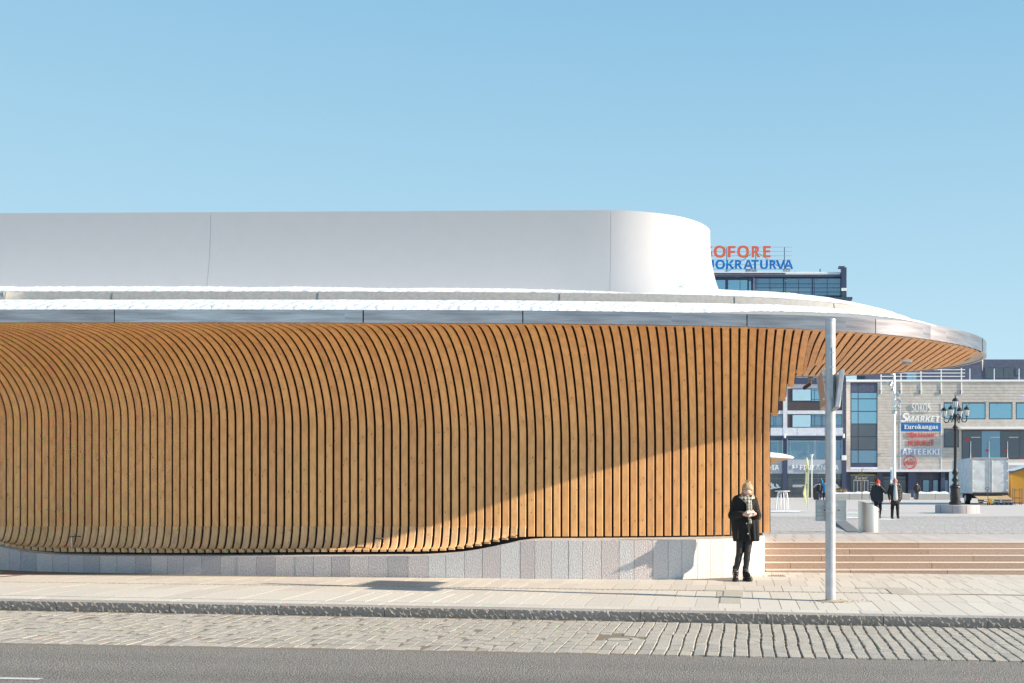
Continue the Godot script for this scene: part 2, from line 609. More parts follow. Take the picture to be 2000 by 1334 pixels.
func ground():
	structure("ground", height_sheet(steps_of(-1500, 1500, 4), steps_of(-1500, 1500, 4), func(_x, _d): return -2.2), M.earth)
	# asphalt with paler and darker wheel tracks along it
	var rs := begin()
	var rds := steps_of(11.22, 2.2, 48)
	var rxs := steps_of(-60, 60, 40)
	smooth(rs)
	for i in range(rds.size() - 1):
		for k in range(rxs.size() - 1):
			for c in [[0, 0], [1, 1], [0, 1], [0, 0], [1, 0], [1, 1]]:
				var rd: float = rds[i + c[1]]
				var rx: float = rxs[k + c[0]]
				var w := 1.0 - 0.22 * exp(-pow((rd - 9.65) / 0.28, 2)) - 0.16 * exp(-pow((rd - 8.0) / 0.3, 2)) - 0.05 * sin(rx * 0.9 + rd) * sin(rd * 4.0)
				w -= 0.10 * exp(-pow((rd - 10.55) / 0.12, 2))
				rs.set_color(Color(w, w, w))
				rs.add_vertex(V(rx, street(rx, rd), rd))
	M.asphalt.vertex_color_use_as_albedo = true
	structure("road", done(rs), M.asphalt)
	structure("opposite_pavement", height_sheet(steps_of(-60, 60, 24), steps_of(2.2, -45, 8), func(x, d): return street(x, d) + 0.12 + 0.008 * (2.2 - d)), M.paver[1])
	var line := height_sheet(steps_of(-13.5, -6.05, 4), [9.45, 9.37], func(x, d): return street(x, d) + 0.004)
	structure("road_marking", line, M.paint)
	# the pavement, one thing of the setting with its slabs
	var walk := structure("pavement", height_sheet(steps_of(-60, 60, 240), steps_of(20.6, 14.0, 22), func(x, d): return G(x, d) - 0.003), M.joint)
	var rows := [[14.10, 14.40], [14.40, 15.55], [15.55, 16.45], [16.58, 17.35], [17.35, 18.22]]
	var n := 0
	var extra := []
	for k in rows.size():
		var d0: float = rows[k][0]
		var d1: float = rows[k][1]
		var x := -12.0 + rng.randf() * 0.2
		while x < 6.0:
			var w := rng.randf_range(0.24, 0.32)
			if k == 0: w = rng.randf_range(0.42, 0.52)
			if x < -5.5: w *= 1.9
			# two places where grit-stone strips replace the slabs
			var xm := x + w / 2
			var grit := (k == 1 or k == 2) and absf(xm + 0.01) < 0.16 and k != 1
			var dd0 := d0
			var m: Material = M.paver[rng.randi() % 5]
			if grit: m = M.grit
			slab(walk, xm, (dd0 + d1) / 2, w - 0.006, d1 - dd0 - 0.006, m)
			n += 1
			x += w
	for k in 3:
		var d0: float = [18.22, 18.85, 19.45][k]
		var d1: float = [18.85, 19.45, 20.02][k]
		var x: float = [0.0, 0.25, 0.45][k]
		while x < 6.5:
			var w := rng.randf_range(0.27, 0.36)
			slab(walk, x + w / 2, (d0 + d1) / 2, w - 0.006, d1 - d0 - 0.006, M.paver[rng.randi() % 5])
			x += w
	# slabs outside the view, in one piece
	var far := begin()
	for k in rows.size():
		for side in [[-19.0, -12.3], [6.1, 16.0]]:
			var fx: float = side[0]
			while fx < side[1]:
				var dm: float = (rows[k][0] + rows[k][1]) / 2
				bx(far, V(fx + 0.15, G(fx + 0.15, dm) - 0.015, dm), Vector3(0.29, 0.03, rows[k][1] - rows[k][0] - 0.006), slope_basis(fx, dm))
				fx += 0.296
	for k in 3:
		for i in 32: bx(far, V(6.7 + i * 0.3, G(6.7 + i * 0.3, 18.53 + k * 0.6) - 0.0155, 18.53 + k * 0.6), Vector3(0.294, 0.03, 0.594), slope_basis(6.7 + i * 0.3, 18.5))
	part("outer_slabs", done(far), M.paver[0], walk).set_meta("kind", "stuff")
	# the dark cobbled line along the pavement and its widening
	var st := begin()
	for seg in [[-12.0, 2.62, 16.515, 0.11], [2.7, 6.2, 17.15, 0.09]]:
		var x: float = seg[0]
		while x < seg[1]:
			var w := rng.randf_range(0.07, 0.11)
			chamfered(st, V(x + w / 2, G(x, seg[2]) - 0.026, seg[2]), Vector3(w - 0.012, 0.05, seg[3] - 0.01), 0.008, slope_basis(x, seg[2]), 0.003)
			x += w
	part("grit_strip", done(st), M.grit, walk).set_meta("kind", "stuff")
	for g in [[0.02, 16.15, 0.30, 0.70], [-0.02, 15.35, 0.30, 0.85], [2.62, 16.8, 0.36, 0.8], [2.35, 17.15, 0.75, 0.16], [2.95, 16.42, 0.75, 0.16], [0.0, 16.53, 0.85, 0.14]]:
		var gp := piece("grit_slab", box(Vector3(g[2], 0.03, g[3]), 0.003), M.grit, walk, V(g[0], G(g[0], g[1]) - 0.007, g[1]), slope_basis(g[0], g[1]))
		gp.set_meta("label", "grey grit slab let into the beige pavement")
	# kerb
	var joints := [-16.5, -15.0, -13.5, -12.0, -10.45, -8.75, -7.28, -5.9, -4.5, -2.93, -1.19, 0.45, 1.96, 3.31, 4.8, 6.4, 8.0]
	var kerb := thing("kerb", "long rough-hewn granite kerb between pavement and cobbles", "kerb", V(-4, G(-4, 14) - 0.15, 14))
	for i in range(joints.size() - 1):
		kerb_stone(kerb, joints[i] + 0.004, joints[i + 1] - 0.004, M.kerb[i % 3], i)
	# cobbled gutter strip
	var strip_ := structure("cobbled_strip", height_sheet(steps_of(-40, 40, 80), [13.95, 12.5, 11.2], func(x, d): return street(x, d) - 0.003 - 0.017 * smoothstep(-2.5, 0.5, x)), M.joint)
	var all := []
	var x := -11.8
	while x < 5.2:
		var pitch := rng.randf_range(0.138, 0.155)
		var wide := 0.010 + 0.012 * clampf((x + 1.5) / 1.5, 0.0, 1.0)
		var d := 11.30 + rng.randf() * 0.05
		while d < 13.84:
			var l := minf(rng.randf_range(0.16, 0.34), 13.87 - d)
			if l < 0.07: break
			var lean := 0.03 * (d - 12.5) * sin(x * 0.35 + 0.6) + 0.006 * sin(d * 4.0 + x * 1.7)
			all.append([d, x + pitch / 2 + lean, l, pitch - wide - rng.randf() * 0.006, rng.randf_range(-0.0015, 0.0015), rng.randi() % 6])
			d += l
		x += pitch
	all.sort_custom(func(a, b): return a[0] < b[0])
	var rest := begin()
	var shown := 0
	for c in all:
		if Vector2(c[1] + 1.3, c[0] - 12.35).length() < 0.26: continue
		var at := V(c[1], street(c[1], c[0] + c[2] / 2) - 0.03 + c[4], c[0] + c[2] / 2)
		var b := Basis(Vector3(0, 0, 1), -0.0175 + rng.randf_range(-0.006, 0.006)) * Basis(Vector3.UP, rng.randf_range(-0.02, 0.02))
		var size := Vector3(snappedf(c[3], 0.006), 0.06, snappedf(c[2] - 0.012, 0.02) - 0.006)
		if shown < 290:
			var key := "cobble %s %s" % [size, c[1] > -1.5]
			if not boxes.has(key):
				var cs := begin()
				chamfered(cs, Vector3.ZERO, size, 0.005 if c[1] > -1.5 else 0.002, Basis(), 0.003)
				boxes[key] = done(cs)
			piece("cobble", boxes[key], M.cobble[c[5]], strip_, at, b)
			shown += 1
		else:
			chamfered(rest, at, size, 0.005 if c[1] > -1.5 else 0.002, b, 0.003)
	part("cobbles", done(rest), M.cobble[0], strip_).set_meta("kind", "stuff")
	# granite steps up to the square
	var stairs := thing("granite_steps", "low flight of reddish granite steps beside the timber pavilion", "steps", V(4.5, 0, 20.0))
	var cuts := [[2.3, 3.85, 6.2], [1.72, 2.72, 4.65], [1.1, 3.78, 6.0], [0.87, 2.85, 4.85], [1.9, 3.72, 5.9]]
	for i in 5:
		var top := 0.03 + 0.11 * i
		var xs: Array = [0.62 - (0.03 if i == 4 else 0.0)] + cuts[i if i == 4 else 3 - i if i < 4 else 0] + [8.4, 10.5]
		if i == 0: xs = [0.62, 2.2, 4.0, 6.0, 8.4, 10.5]
		for k in range(xs.size() - 1):
			var w: float = xs[k + 1] - xs[k]
			var deep := 0.42
			var tall := 0.096 if i > 0 else 0.30
			piece("step_block", box(Vector3(w - 0.006, tall, deep), 0.006), M.step[rng.randi() % 4], stairs, V((xs[k] + xs[k + 1]) / 2, top - tall / 2 - 0.012, 20.0 + 0.38 * i + deep / 2))
			piece("sunlit_tread", box(Vector3(w - 0.005, 0.011, deep + 0.004), 0.003), M.sunlit_tread, stairs, V((xs[k] + xs[k + 1]) / 2, top - 0.0055, 19.998 + 0.38 * i + deep / 2))  # thin added slab, its pale colour standing in for sunlight
	# the square
	var ds := [21.9, 25.0, 28.0, 32.0, 36.0, 42.0, 48.0, 54.0, 60.0, 68.0, 75.0, 90.0, 105.0, 120.0, 130.0, 140.0, 155.0, 170.0, 220.0, 400.0]
	ds.reverse()
	var sq := structure("square", height_sheet(steps_of(-120, 160, 14), ds, func(_x, d): return GP(d) - 0.010), M.square[0])
	for k in 3:
		var d0: float = [21.95, 23.5, 25.1][k]
		var d1: float = [23.5, 25.1, 26.8][k]
		var px: float = 0.45 + 0.1 * k
		while px < 8.6:
			var w := rng.randf_range(0.36, 0.46)
			piece("slab", box(Vector3(w - 0.012, 0.03, d1 - d0 - 0.012), 0.003), M.square[rng.randi() % 3], sq, V(px + w / 2, GP((d0 + d1) / 2) - 0.014, (d0 + d1) / 2), Basis(Vector3.RIGHT, atan((GP(d1) - GP(d0)) / (d1 - d0))))
			px += w
	var setts := []
	for band in [[26.95, 31.2, 0.28], [31.2, 52.0, 0.20]]:
		var d: float = band[0]
		while d < band[1]:
			var px := 0.022 * d + rng.randf() * 0.1
			var pitch: float = band[2]
			while px < 0.30 * d:
				var w: float = pitch * rng.randf_range(0.9, 1.15)
				setts.append(Transform3D(Basis.from_scale(Vector3(w - 0.025, 1, 0.14 if band[2] < 0.25 else 0.115)) , V(px + w / 2, GP(d) - 0.012 + rng.randf_range(-0.004, 0.005), d)))
				px += w
			d += 0.165
	var ss := begin()
	chamfered(ss, Vector3.ZERO, Vector3(1, 0.05, 1), 0.02)
	multi("setts", done(ss), M.square[1], setts, sq)
	# a dark strip of paving that runs across the square
	var dk := begin()
	quad(dk, V(2.95, GP(27.2) + 0.016, 27.2), V(3.3, GP(27.2) + 0.016, 27.2), V(5.45, GP(56.0) + 0.02, 56.0), V(4.85, GP(56.0) + 0.02, 56.0))
	structure("dark_paving_strip", done(dk), triplanar(mat(lin(.17, .165, .17), 0.8), M.grit.albedo_texture, 0.6))

func slab(parent, x, d, w, l, m):
	var ww := snappedf(w, 0.01) - 0.002
	piece("slab", box(Vector3(ww, 0.03, l), 0.001), m, parent, V(x, G(x, d) - 0.015 + rng.randf_range(-0.0006, 0.0008), d), slope_basis(x, d))

func kerb_stone(parent, xa: float, xb: float, m, sd: int):
	var st := begin()
	var nz := FastNoiseLite.new()
	nz.seed = 100 + sd
	nz.frequency = 9.0
	nz.fractal_octaves = 2
	var n := int((xb - xa) / 0.022)
	var rows := []
	nz.frequency = 16.0
	# profile: back top, front top arris, chiselled face leaning in a little, foot
	for r in 11:
		var row := []
		for i in n + 1:
			var x := lerpf(xa, xb, float(i) / n)
			var y := G(x, 14.0)
			var d := 13.9
			if r == 0: d = 14.09
			elif r == 1:
				d = 13.925
				y += 0.003 * nz.get_noise_2d(x, 7.0)
			else:
				var t := (r - 2) / 8.0
				y -= t * 0.17 + 0.006
				d += 0.013 * nz.get_noise_2d(x, t * 0.17 + sd) + 0.045 * t - 0.004
				y += 0.004 * nz.get_noise_2d(x, r * 2.0)
			row.append(V(x, y, d))
		rows.append(row)
	flat(st)
	for i in range(rows.size() - 1): strip(st, rows[i], rows[i + 1])
	for e in [0, n]:
		for r in range(1, 10): tri(st, rows[0][e] + Vector3(0, -0.1, 0), rows[r][e], rows[r + 1][e])
		tri(st, rows[0][e], rows[1][e], rows[0][e] + Vector3(0, -0.1, 0))
	part("kerb_stone", done(st), m, parent)

# ------------------------------------------------------------------ the pavilion
func make_rim():
	var c := [[-20, 16.9], [-16, 16.9], [-12, 16.9], [-8, 16.9], [-4.3, 16.96], [-2.68, 17.04], [-1.06, 17.17], [0.5, 17.4], [1.75, 17.78], [2.8, 18.32], [3.6, 18.95], [4.25, 19.65], [4.75, 20.45], [5.05, 21.35], [5.07, 22.2], [4.8, 23.1], [4.25, 23.9], [3.4, 24.6], [2.3, 25.05], [1.0, 25.3], [-1.0, 25.4], [-5, 25.45], [-12, 25.45], [-20, 25.45]]
	for i in range(1, c.size() - 2):
		var n := 10
		for k in n:
			var t := float(k) / n
			var p := []
			for a in 2:
				var p0: float = c[i - 1][a]
				var p1: float = c[i][a]
				var p2: float = c[i + 1][a]
				var p3: float = c[i + 2][a]
				p.append(0.5 * (2 * p1 + (p2 - p0) * t + (2 * p0 - 5 * p1 + 4 * p2 - p3) * t * t + (3 * p1 - p0 - 3 * p2 + p3) * t * t * t))
			rim.append(Vector2(p[0], p[1]))

func rim_cross(x: float, line: Array) -> Array:   # nearest and farthest d of an outline at x
	var lo := 1e9
	var hi := -1e9
	for i in range(line.size() - 1):
		var a: Vector2 = line[i]
		var b: Vector2 = line[i + 1]
		if (a.x - x) * (b.x - x) <= 0.0 and a.x != b.x:
			var d := lerpf(a.y, b.y, (x - a.x) / (b.x - a.x))
			lo = minf(lo, d)
			hi = maxf(hi, d)
	return [lo, hi]

func inset(line: Array, dist) -> Array:
	var o := []
	for i in line.size():
		var t: Vector2 = (line[mini(i + 1, line.size() - 1)] - line[maxi(i - 1, 0)]).normalized()
		var k: float = dist[i] if dist is Array else dist
		o.append(line[i] + Vector2(-t.y, t.x) * k)
	return o

func at_height(line: Array, h: Array) -> Array:
	var o := []
	for i in line.size(): o.append(V(line[i].x, h[i], line[i].y))
	return o

func fascia_h(x: float) -> float:
	return lerpf(0.205, 0.26, clampf((x - 0.3) / 3.0, 0.0, 1.0))

var wall_d := [[-20.0, 20.6], [-13.6, 20.05], [-12.0, 19.75], [-9.7, 19.28], [-6.6, 19.05], [-3.85, 19.02], [-2.5, 19.08], [-1.2, 19.27], [-0.3, 19.6], [0.2, 19.87], [0.67, 20.2], [0.82, 20.5], [0.95, 20.85], [1.1, 21.2], [1.25, 21.6]]
var lip_y := [[-14.5, 0.62], [-13.6, 0.52], [-13.2, 0.45], [-12.9, 0.415], [-12.2, 0.38], [-10.2, 0.385], [-7.0, 0.42], [-5.5, 0.43], [-5.05, 0.445], [-4.8, 0.468], [-4.6, 0.50], [-4.4, 0.53], [-4.25, 0.573], [-4.05, 0.613], [-3.9, 0.656], [-3.65, 0.683]]
var lip_out := [[-14.5, 0.03], [-13.6, 0.20], [-13.0, 0.30], [-12.2, 0.30], [-11.0, 0.24], [-6.2, 0.24], [-5.4, 0.26], [-4.9, 0.24], [-4.5, 0.18], [-4.2, 0.12], [-3.9, 0.06], [-3.65, 0.03]]
var plinth_y := [[-14.5, 0.62], [-13.5, 0.514], [-12.8, 0.43], [-12.2, 0.374], [-11.3, 0.36], [-10.1, 0.37], [-7.3, 0.39], [-5.4, 0.405], [-5.05, 0.423], [-4.7, 0.45], [-4.37, 0.50], [-4.03, 0.57], [-3.73, 0.643], [-3.5, 0.668], [-3.3, 0.675]]

func plank_profile(x: float) -> Array:
	var top := EYE + RIM
	var pts := []
	var zr: float = rim_cross(x, rim)[0] + 0.035
	if x < 1.33:
		var zw := lerp_table(wall_d, x)
		var k := clampf((x + 10.0) / 8.5, 0.0, 1.0)
		var p := lerpf(2.0, 1.62, k)
		var b := lerpf(1.36, 1.85, k)
		var fl := lerpf(0.7, 0.1, k)
		var a := zw - zr - fl
		pts.append(Vector2(zr, top))
		if fl > 0.3: pts.append(Vector2(zr + fl * 0.5, top))
		for i in 15:
			var th := PI / 2 * i / 14.0
			pts.append(Vector2(zr + fl + a * pow(sin(th), 2.0 / p), top - b * (1.0 - pow(maxf(cos(th), 0.0), 2.0 / p))))
		var bottom := 0.70
		if x < -3.6: bottom = EYE - 74.0 * zw / F - 0.04
		elif x > 0.0: bottom = 0.715
		if x > 0.69: bottom = lerp_table([[0.69, 0.0], [0.75, EYE + 1.27], [0.9, EYE + 1.56], [1.05, EYE + 1.83], [1.2, EYE + 2.06], [1.33, EYE + 2.2]], x)
		pts.append(Vector2(zw, bottom))
		if x > 0.69:
			var cut := []
			for i in pts.size():
				if pts[i].y < bottom:
					var t: float = (pts[i - 1].y - bottom) / (pts[i - 1].y - pts[i].y)
					cut.append(pts[i - 1].lerp(pts[i], t))
					break
				cut.append(pts[i])
			pts = cut
	else:
		var zb: float = rim_cross(x, inset(rim, 0.16))[1]
		var dip := lerp_table([[1.33, 0.37], [1.5, 0.25], [1.65, 0.16], [1.8, 0.09], [2.0, 0.04], [2.3, 0.0]], x)
		var shape := [[0.0, 0.0], [0.1, 0.02], [0.2, 0.10], [0.3, 0.32], [0.4, 0.68], [0.47, 0.95], [0.52, 1.0], [0.58, 0.6], [0.65, 0.2], [0.72, 0.04], [0.85, 0.0], [1.0, 0.0]]
		for s in shape: pts.append(Vector2(lerpf(zr, zb, s[0]), top - dip * s[1]))
	return pts

# a plank that follows a profile in the plane x = const; the outer face lies on the profile
func plank_mesh(st, pts: Array, xa: float, xb: float, thick: float, c: float, u: float, v: float, ends = null):
	var n := pts.size()
	var f := []
	var vs := []
	var run := 0.0
	for i in n:
		var t: Vector2 = (pts[mini(i + 1, n - 1)] - pts[maxi(i - 1, 0)]).normalized()
		f.append(Vector2(t.y, -t.x))
		if i > 0: run += pts[i].distance_to(pts[i - 1])
		vs.append(v + run / 2.6)
	var at := func(x: float, off: float) -> Array:
		var o := []
		for i in n:
			var p: Vector2 = pts[i] - f[i] * off
			if ends != null:
				var k := (x - xa) / (xb - xa)
				if i == 0: p.x = lerpf(ends[0], ends[1], k)
				if i == n - 1 and ends.size() > 2: p.x = lerpf(ends[2], ends[3], k)
			o.append(V(x, p.y, p.x))
		return o
	var lines := [at.call(xa, thick), at.call(xa, c), at.call(xa + c, 0.0), at.call(xb - c, 0.0), at.call(xb, c), at.call(xb, thick)]
	var us := [0.0, 0.07, 0.08, 0.30, 0.31, 0.38]
	for k in 5:
		smooth(st)
		strip(st, lines[k], lines[k + 1], u + us[k], u + us[k + 1], vs)
	smooth(st)
	strip(st, lines[5], lines[0], u, u + 0.2, vs)
	flat(st)
	for e in [0, n - 1]:
		var q := []
		for k in 6: q.append(lines[k][e])
		for k in range(1, 5): tri(st, q[0], q[k], q[k + 1], Vector2(u, v), Vector2(u + 0.01, v), Vector2(u + 0.01, v + 0.01))

func pavilion():
	var top := EYE + RIM
	var pav := thing("timber_pavilion", "low rounded pavilion clad in curved timber planks with a white roof drum", "pavilion", V(-4, 0, 20))
	# planks
	var back := begin()
	var n := -113
	var back_edge := inset(rim, 0.16)
	while true:
		var x := X0 + PITCH * (n + 0.5)
		n += 1
		if x > 4.80: break
		var pts := plank_profile(x)
		var hw := lerpf(0.0530, 0.0560, smoothstep(-9.0, -3.0, x))
		var st := begin()
		var ends := [rim_cross(x - hw, rim)[0] + 0.035, rim_cross(x + hw, rim)[0] + 0.035]
		if x > 1.33: ends += [rim_cross(x - hw, back_edge)[1], rim_cross(x + hw, back_edge)[1]]
		plank_mesh(st, pts, x - hw, x + hw, 0.02, 0.004, rng.randf(), rng.randf(), ends)
		var wood: Material = M.wood[rng.randi() % 8]
		part("plank", done(st), wood, pav)
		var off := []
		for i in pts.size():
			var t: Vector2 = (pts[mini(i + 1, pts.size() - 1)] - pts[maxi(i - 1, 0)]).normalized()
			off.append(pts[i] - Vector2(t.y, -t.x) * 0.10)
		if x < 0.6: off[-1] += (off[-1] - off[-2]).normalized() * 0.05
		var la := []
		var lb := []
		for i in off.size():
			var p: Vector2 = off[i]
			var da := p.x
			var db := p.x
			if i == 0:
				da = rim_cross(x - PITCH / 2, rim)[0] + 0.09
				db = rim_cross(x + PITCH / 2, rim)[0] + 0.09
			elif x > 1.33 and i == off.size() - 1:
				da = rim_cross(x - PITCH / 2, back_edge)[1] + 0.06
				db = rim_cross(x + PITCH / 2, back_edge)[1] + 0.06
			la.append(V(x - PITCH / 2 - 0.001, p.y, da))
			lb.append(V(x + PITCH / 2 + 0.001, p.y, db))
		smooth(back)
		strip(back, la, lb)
		if x < -3.6 and x > -14.4:
			bench_slat(pav, x)
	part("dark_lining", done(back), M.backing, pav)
	# trim ring under the edge
	var ring := begin()
	var hs := []
	for p in rim: hs.append(top + 0.012)
	smooth(ring)
	strip(ring, at_height(inset(rim, 0.015), hs), at_height(inset(rim, 0.30), hs))
	part("soffit_trim", done(ring), M.concrete, pav)
	fascia(pav)
	roof(pav)
	drum(pav)
	plinth(pav)
	# the closed body behind the planks
	var core := begin()
	bx(core, V(-9.0, 2.2, 22.6), Vector3(18.9, 4.2, 4.2))
	part("inner_wall", done(core), M.dark, pav)
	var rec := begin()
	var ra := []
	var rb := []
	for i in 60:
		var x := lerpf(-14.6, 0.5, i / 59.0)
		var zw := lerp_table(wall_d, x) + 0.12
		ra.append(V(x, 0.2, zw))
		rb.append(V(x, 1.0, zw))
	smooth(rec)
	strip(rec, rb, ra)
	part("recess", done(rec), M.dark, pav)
	# small things fixed to the pavilion
	for a in [[-12.0, 0.03], [-6.22, 0.0]]:
		var x: float = a[0]
		var zw := lerp_table(wall_d, x) - 0.20
		var r := thing("armrest", "dark steel armrest near the left end of the timber bench" if x < -10 else "grey steel armrest midway along the timber bench", "armrest", V(x, 0.47, zw), "armrests on the timber bench")
		var st := begin()
		bx(st, V(x, 0.565, zw), Vector3(0.022, 0.2, 0.03))
		part("post", done(st), M.galv, r)
		var s2 := begin()
		chamfered(s2, V(x + (0.03 if x > -10 else 0.04), 0.675, zw), Vector3(0.20 if x < -10 else 0.13, 0.018, 0.06), 0.004, Basis(Vector3(0, 0, 1), a[1]))
		part("rest", done(s2), M.brown, r)
	var det := thing("smoke_detector", "small white detector under the timber soffit near the roof tip", "detector", V(3.52, top - 0.12, 21.75))
	var ds := begin()
	lathe(ds, V(3.52, top - 0.055, 21.75), [[0.12, 0.0], [0.13, 0.02], [0.13, 0.055]], 16)
	part("base", done(ds), M.white, det)
	ds = begin()
	lathe(ds, V(3.52, top - 0.11, 21.75), [[0.05, 0.0], [0.085, 0.015], [0.09, 0.05]], 16)
	part("sensor", done(ds), M.concrete, det)
	var cam_at := P(1584, 742, 23.4)
	var cc := thing("security_camera", "small camera on a bracket under the soffit", "camera", cam_at)
	var cs := begin()
	bx(cs, cam_at + Vector3(0, 0.02, 0), Vector3(0.14, 0.03, 0.12))
	tube(cs, [cam_at, P(1584, 750, 23.4)], 0.025, 8)
	part("bracket", done(cs), M.concrete, cc)
	cs = begin()
	var dir := (P(1569, 759, 23.2) - P(1583, 750, 23.4)).normalized()
	chamfered(cs, (P(1569, 758, 23.2) + P(1583, 751, 23.4)) / 2, Vector3(0.19, 0.075, 0.08), 0.012, Basis(Vector3(0, 0, 1), atan2(dir.y, dir.x)))
	part("housing", done(cs), M.brown, cc)
	cs = begin()
	bx(cs, P(1577, 752, 23.25) + Vector3(0, 0.03, 0), Vector3(0.21, 0.012, 0.10), Basis(Vector3(0, 0, 1), atan2(dir.y, dir.x)))
	part("hood", done(cs), M.ply, cc)
	var ice := begin()
	var it := Vector3(5.05, top + 0.0, -21.7)
	lathe(ice, it + Vector3(0, -0.24, 0), [[0.002, 0.0], [0.008, 0.1], [0.016, 0.24]], 8, false)
	var io := part("icicle", done(ice), M.milk, self)
	tag(io, "thin icicle hanging from the tip of the roof edge", "icicle")

func bench_slat(parent, x: float):
	var zw := lerp_table(wall_d, x)
	var out := lerp_table(lip_out, x)
	var ly := lerp_table(lip_y, x) + 0.02
	var top := EYE - 74.0 * zw / F
	var seat := maxf(0.47, ly + 0.05)
	var pts := [Vector2(zw - 0.018, top), Vector2(zw - 0.022, lerpf(top, seat, 0.25))]
	var o := out - 0.03
	if out > 0.05:
		for q in [[0.50, 0.09], [0.72, 0.20], [0.86, 0.34], [0.94, 0.50], [0.985, 0.68], [1.0, 0.85], [0.995, 0.96], [0.97, 1.0]]:
			pts.append(Vector2(zw - 0.03 - o * q[1], lerpf(top, seat, q[0])))
	pts.append(Vector2(zw - 0.03 - o, ly))
	var st := begin()
	plank_mesh(st, pts, x - 0.0535, x + 0.0535, 0.03, 0.005, rng.randf(), rng.randf())
	part("bench_slat", done(st), M.bench[rng.randi() % 4], parent)

func cut_line(line: Array, s0: float, s1: float) -> Array:   # a piece of an outline between two run lengths
	var o := []
	var run := 0.0
	for i in range(line.size() - 1):
		var l: float = line[i].distance_to(line[i + 1])
		if run + l >= s0 and run <= s1:
			if o.is_empty(): o.append(line[i].lerp(line[i + 1], clampf((s0 - run) / l, 0, 1)))
			if run + l <= s1: o.append(line[i + 1])
			else:
				o.append(line[i].lerp(line[i + 1], (s1 - run) / l))
				break
		run += l
	return o

func run_at(line: Array, x: float) -> float:   # run length where the front of the outline passes x
	var run := 0.0
	for i in range(line.size() - 1):
		if line[i].x <= x and line[i + 1].x > x:
			return run + line[i].distance_to(line[i + 1]) * (x - line[i].x) / (line[i + 1].x - line[i].x)
		run += line[i].distance_to(line[i + 1])
	return run

func total(line: Array) -> float:
	var run := 0.0
	for i in range(line.size() - 1): run += line[i].distance_to(line[i + 1])
	return run

func fascia(pav):
	var top := EYE + RIM
	var stops := [0.0]
	for x in [-12.9, -9.71, -5.81, -3.31, 0.24, 2.42, 3.48, 4.78]: stops.append(run_at(rim, x))
	var tl := total(rim)
	var s: float = stops[-1]
	while s < tl - 4.5:
		s += 3.1
		stops.append(s)
	stops.append(tl)
	for i in range(stops.size() - 1):
		var open := 0.009 if i < 6 else 0.0015
		var l := cut_line(rim, stops[i] + open, stops[i + 1] - open)
		var hb := []
		var ht := []
		for p in l:
			hb.append(top)
			ht.append(top + fascia_h(p.x))
		var lean := inset(l, 0.006 * (i % 2))
		var rows := [at_height(inset(l, 0.06), hb), at_height(lean, hb), at_height(lean, ht), at_height(inset(l, 0.09), ht)]
		var st := begin()
		var us := []
		var run := 0.0
		for k in l.size():
			if k > 0: run += l[k].distance_to(l[k - 1])
			us.append(run / 1.7 + 0.37 * i)
		for k in 3:
			smooth(st)
			# u along the run, v across: the brushing runs lengthwise
			var a: Array = rows[k]
			var b: Array = rows[k + 1]
			for j in range(a.size() - 1):
				tri(st, a[j], a[j + 1], b[j + 1], Vector2(us[j], 0), Vector2(us[j + 1], 0), Vector2(us[j + 1], 1))
				tri(st, a[j], b[j + 1], b[j], Vector2(us[j], 0), Vector2(us[j + 1], 1), Vector2(us[j], 1))
		part("edge_panel", done(st), M.alu[(i * 3 + 1) % 4], pav)
	var st := begin()
	var h0 := []
	var h1 := []
	for p in rim:
		h0.append(top + 0.02)
		h1.append(top + fascia_h(p.x) - 0.01)
	smooth(st)
	strip(st, at_height(inset(rim, 0.035), h0), at_height(inset(rim, 0.035), h1))
	part("edge_lining", done(st), M.backing, pav)

var roof_rise := [[0.0, 0.0], [0.35, 0.11], [0.9, 0.28], [1.38, 0.41]]
func roof_h(x: float, ins: float) -> float:
	return EYE + RIM + fascia_h(x) - 0.012 + lerp_table(roof_rise, ins) - (0.055 if x > 3.3 else 0.055 * clampf((x - 0.3) / 3.0, 0, 1)) * clampf(ins / 1.38, 0, 1)

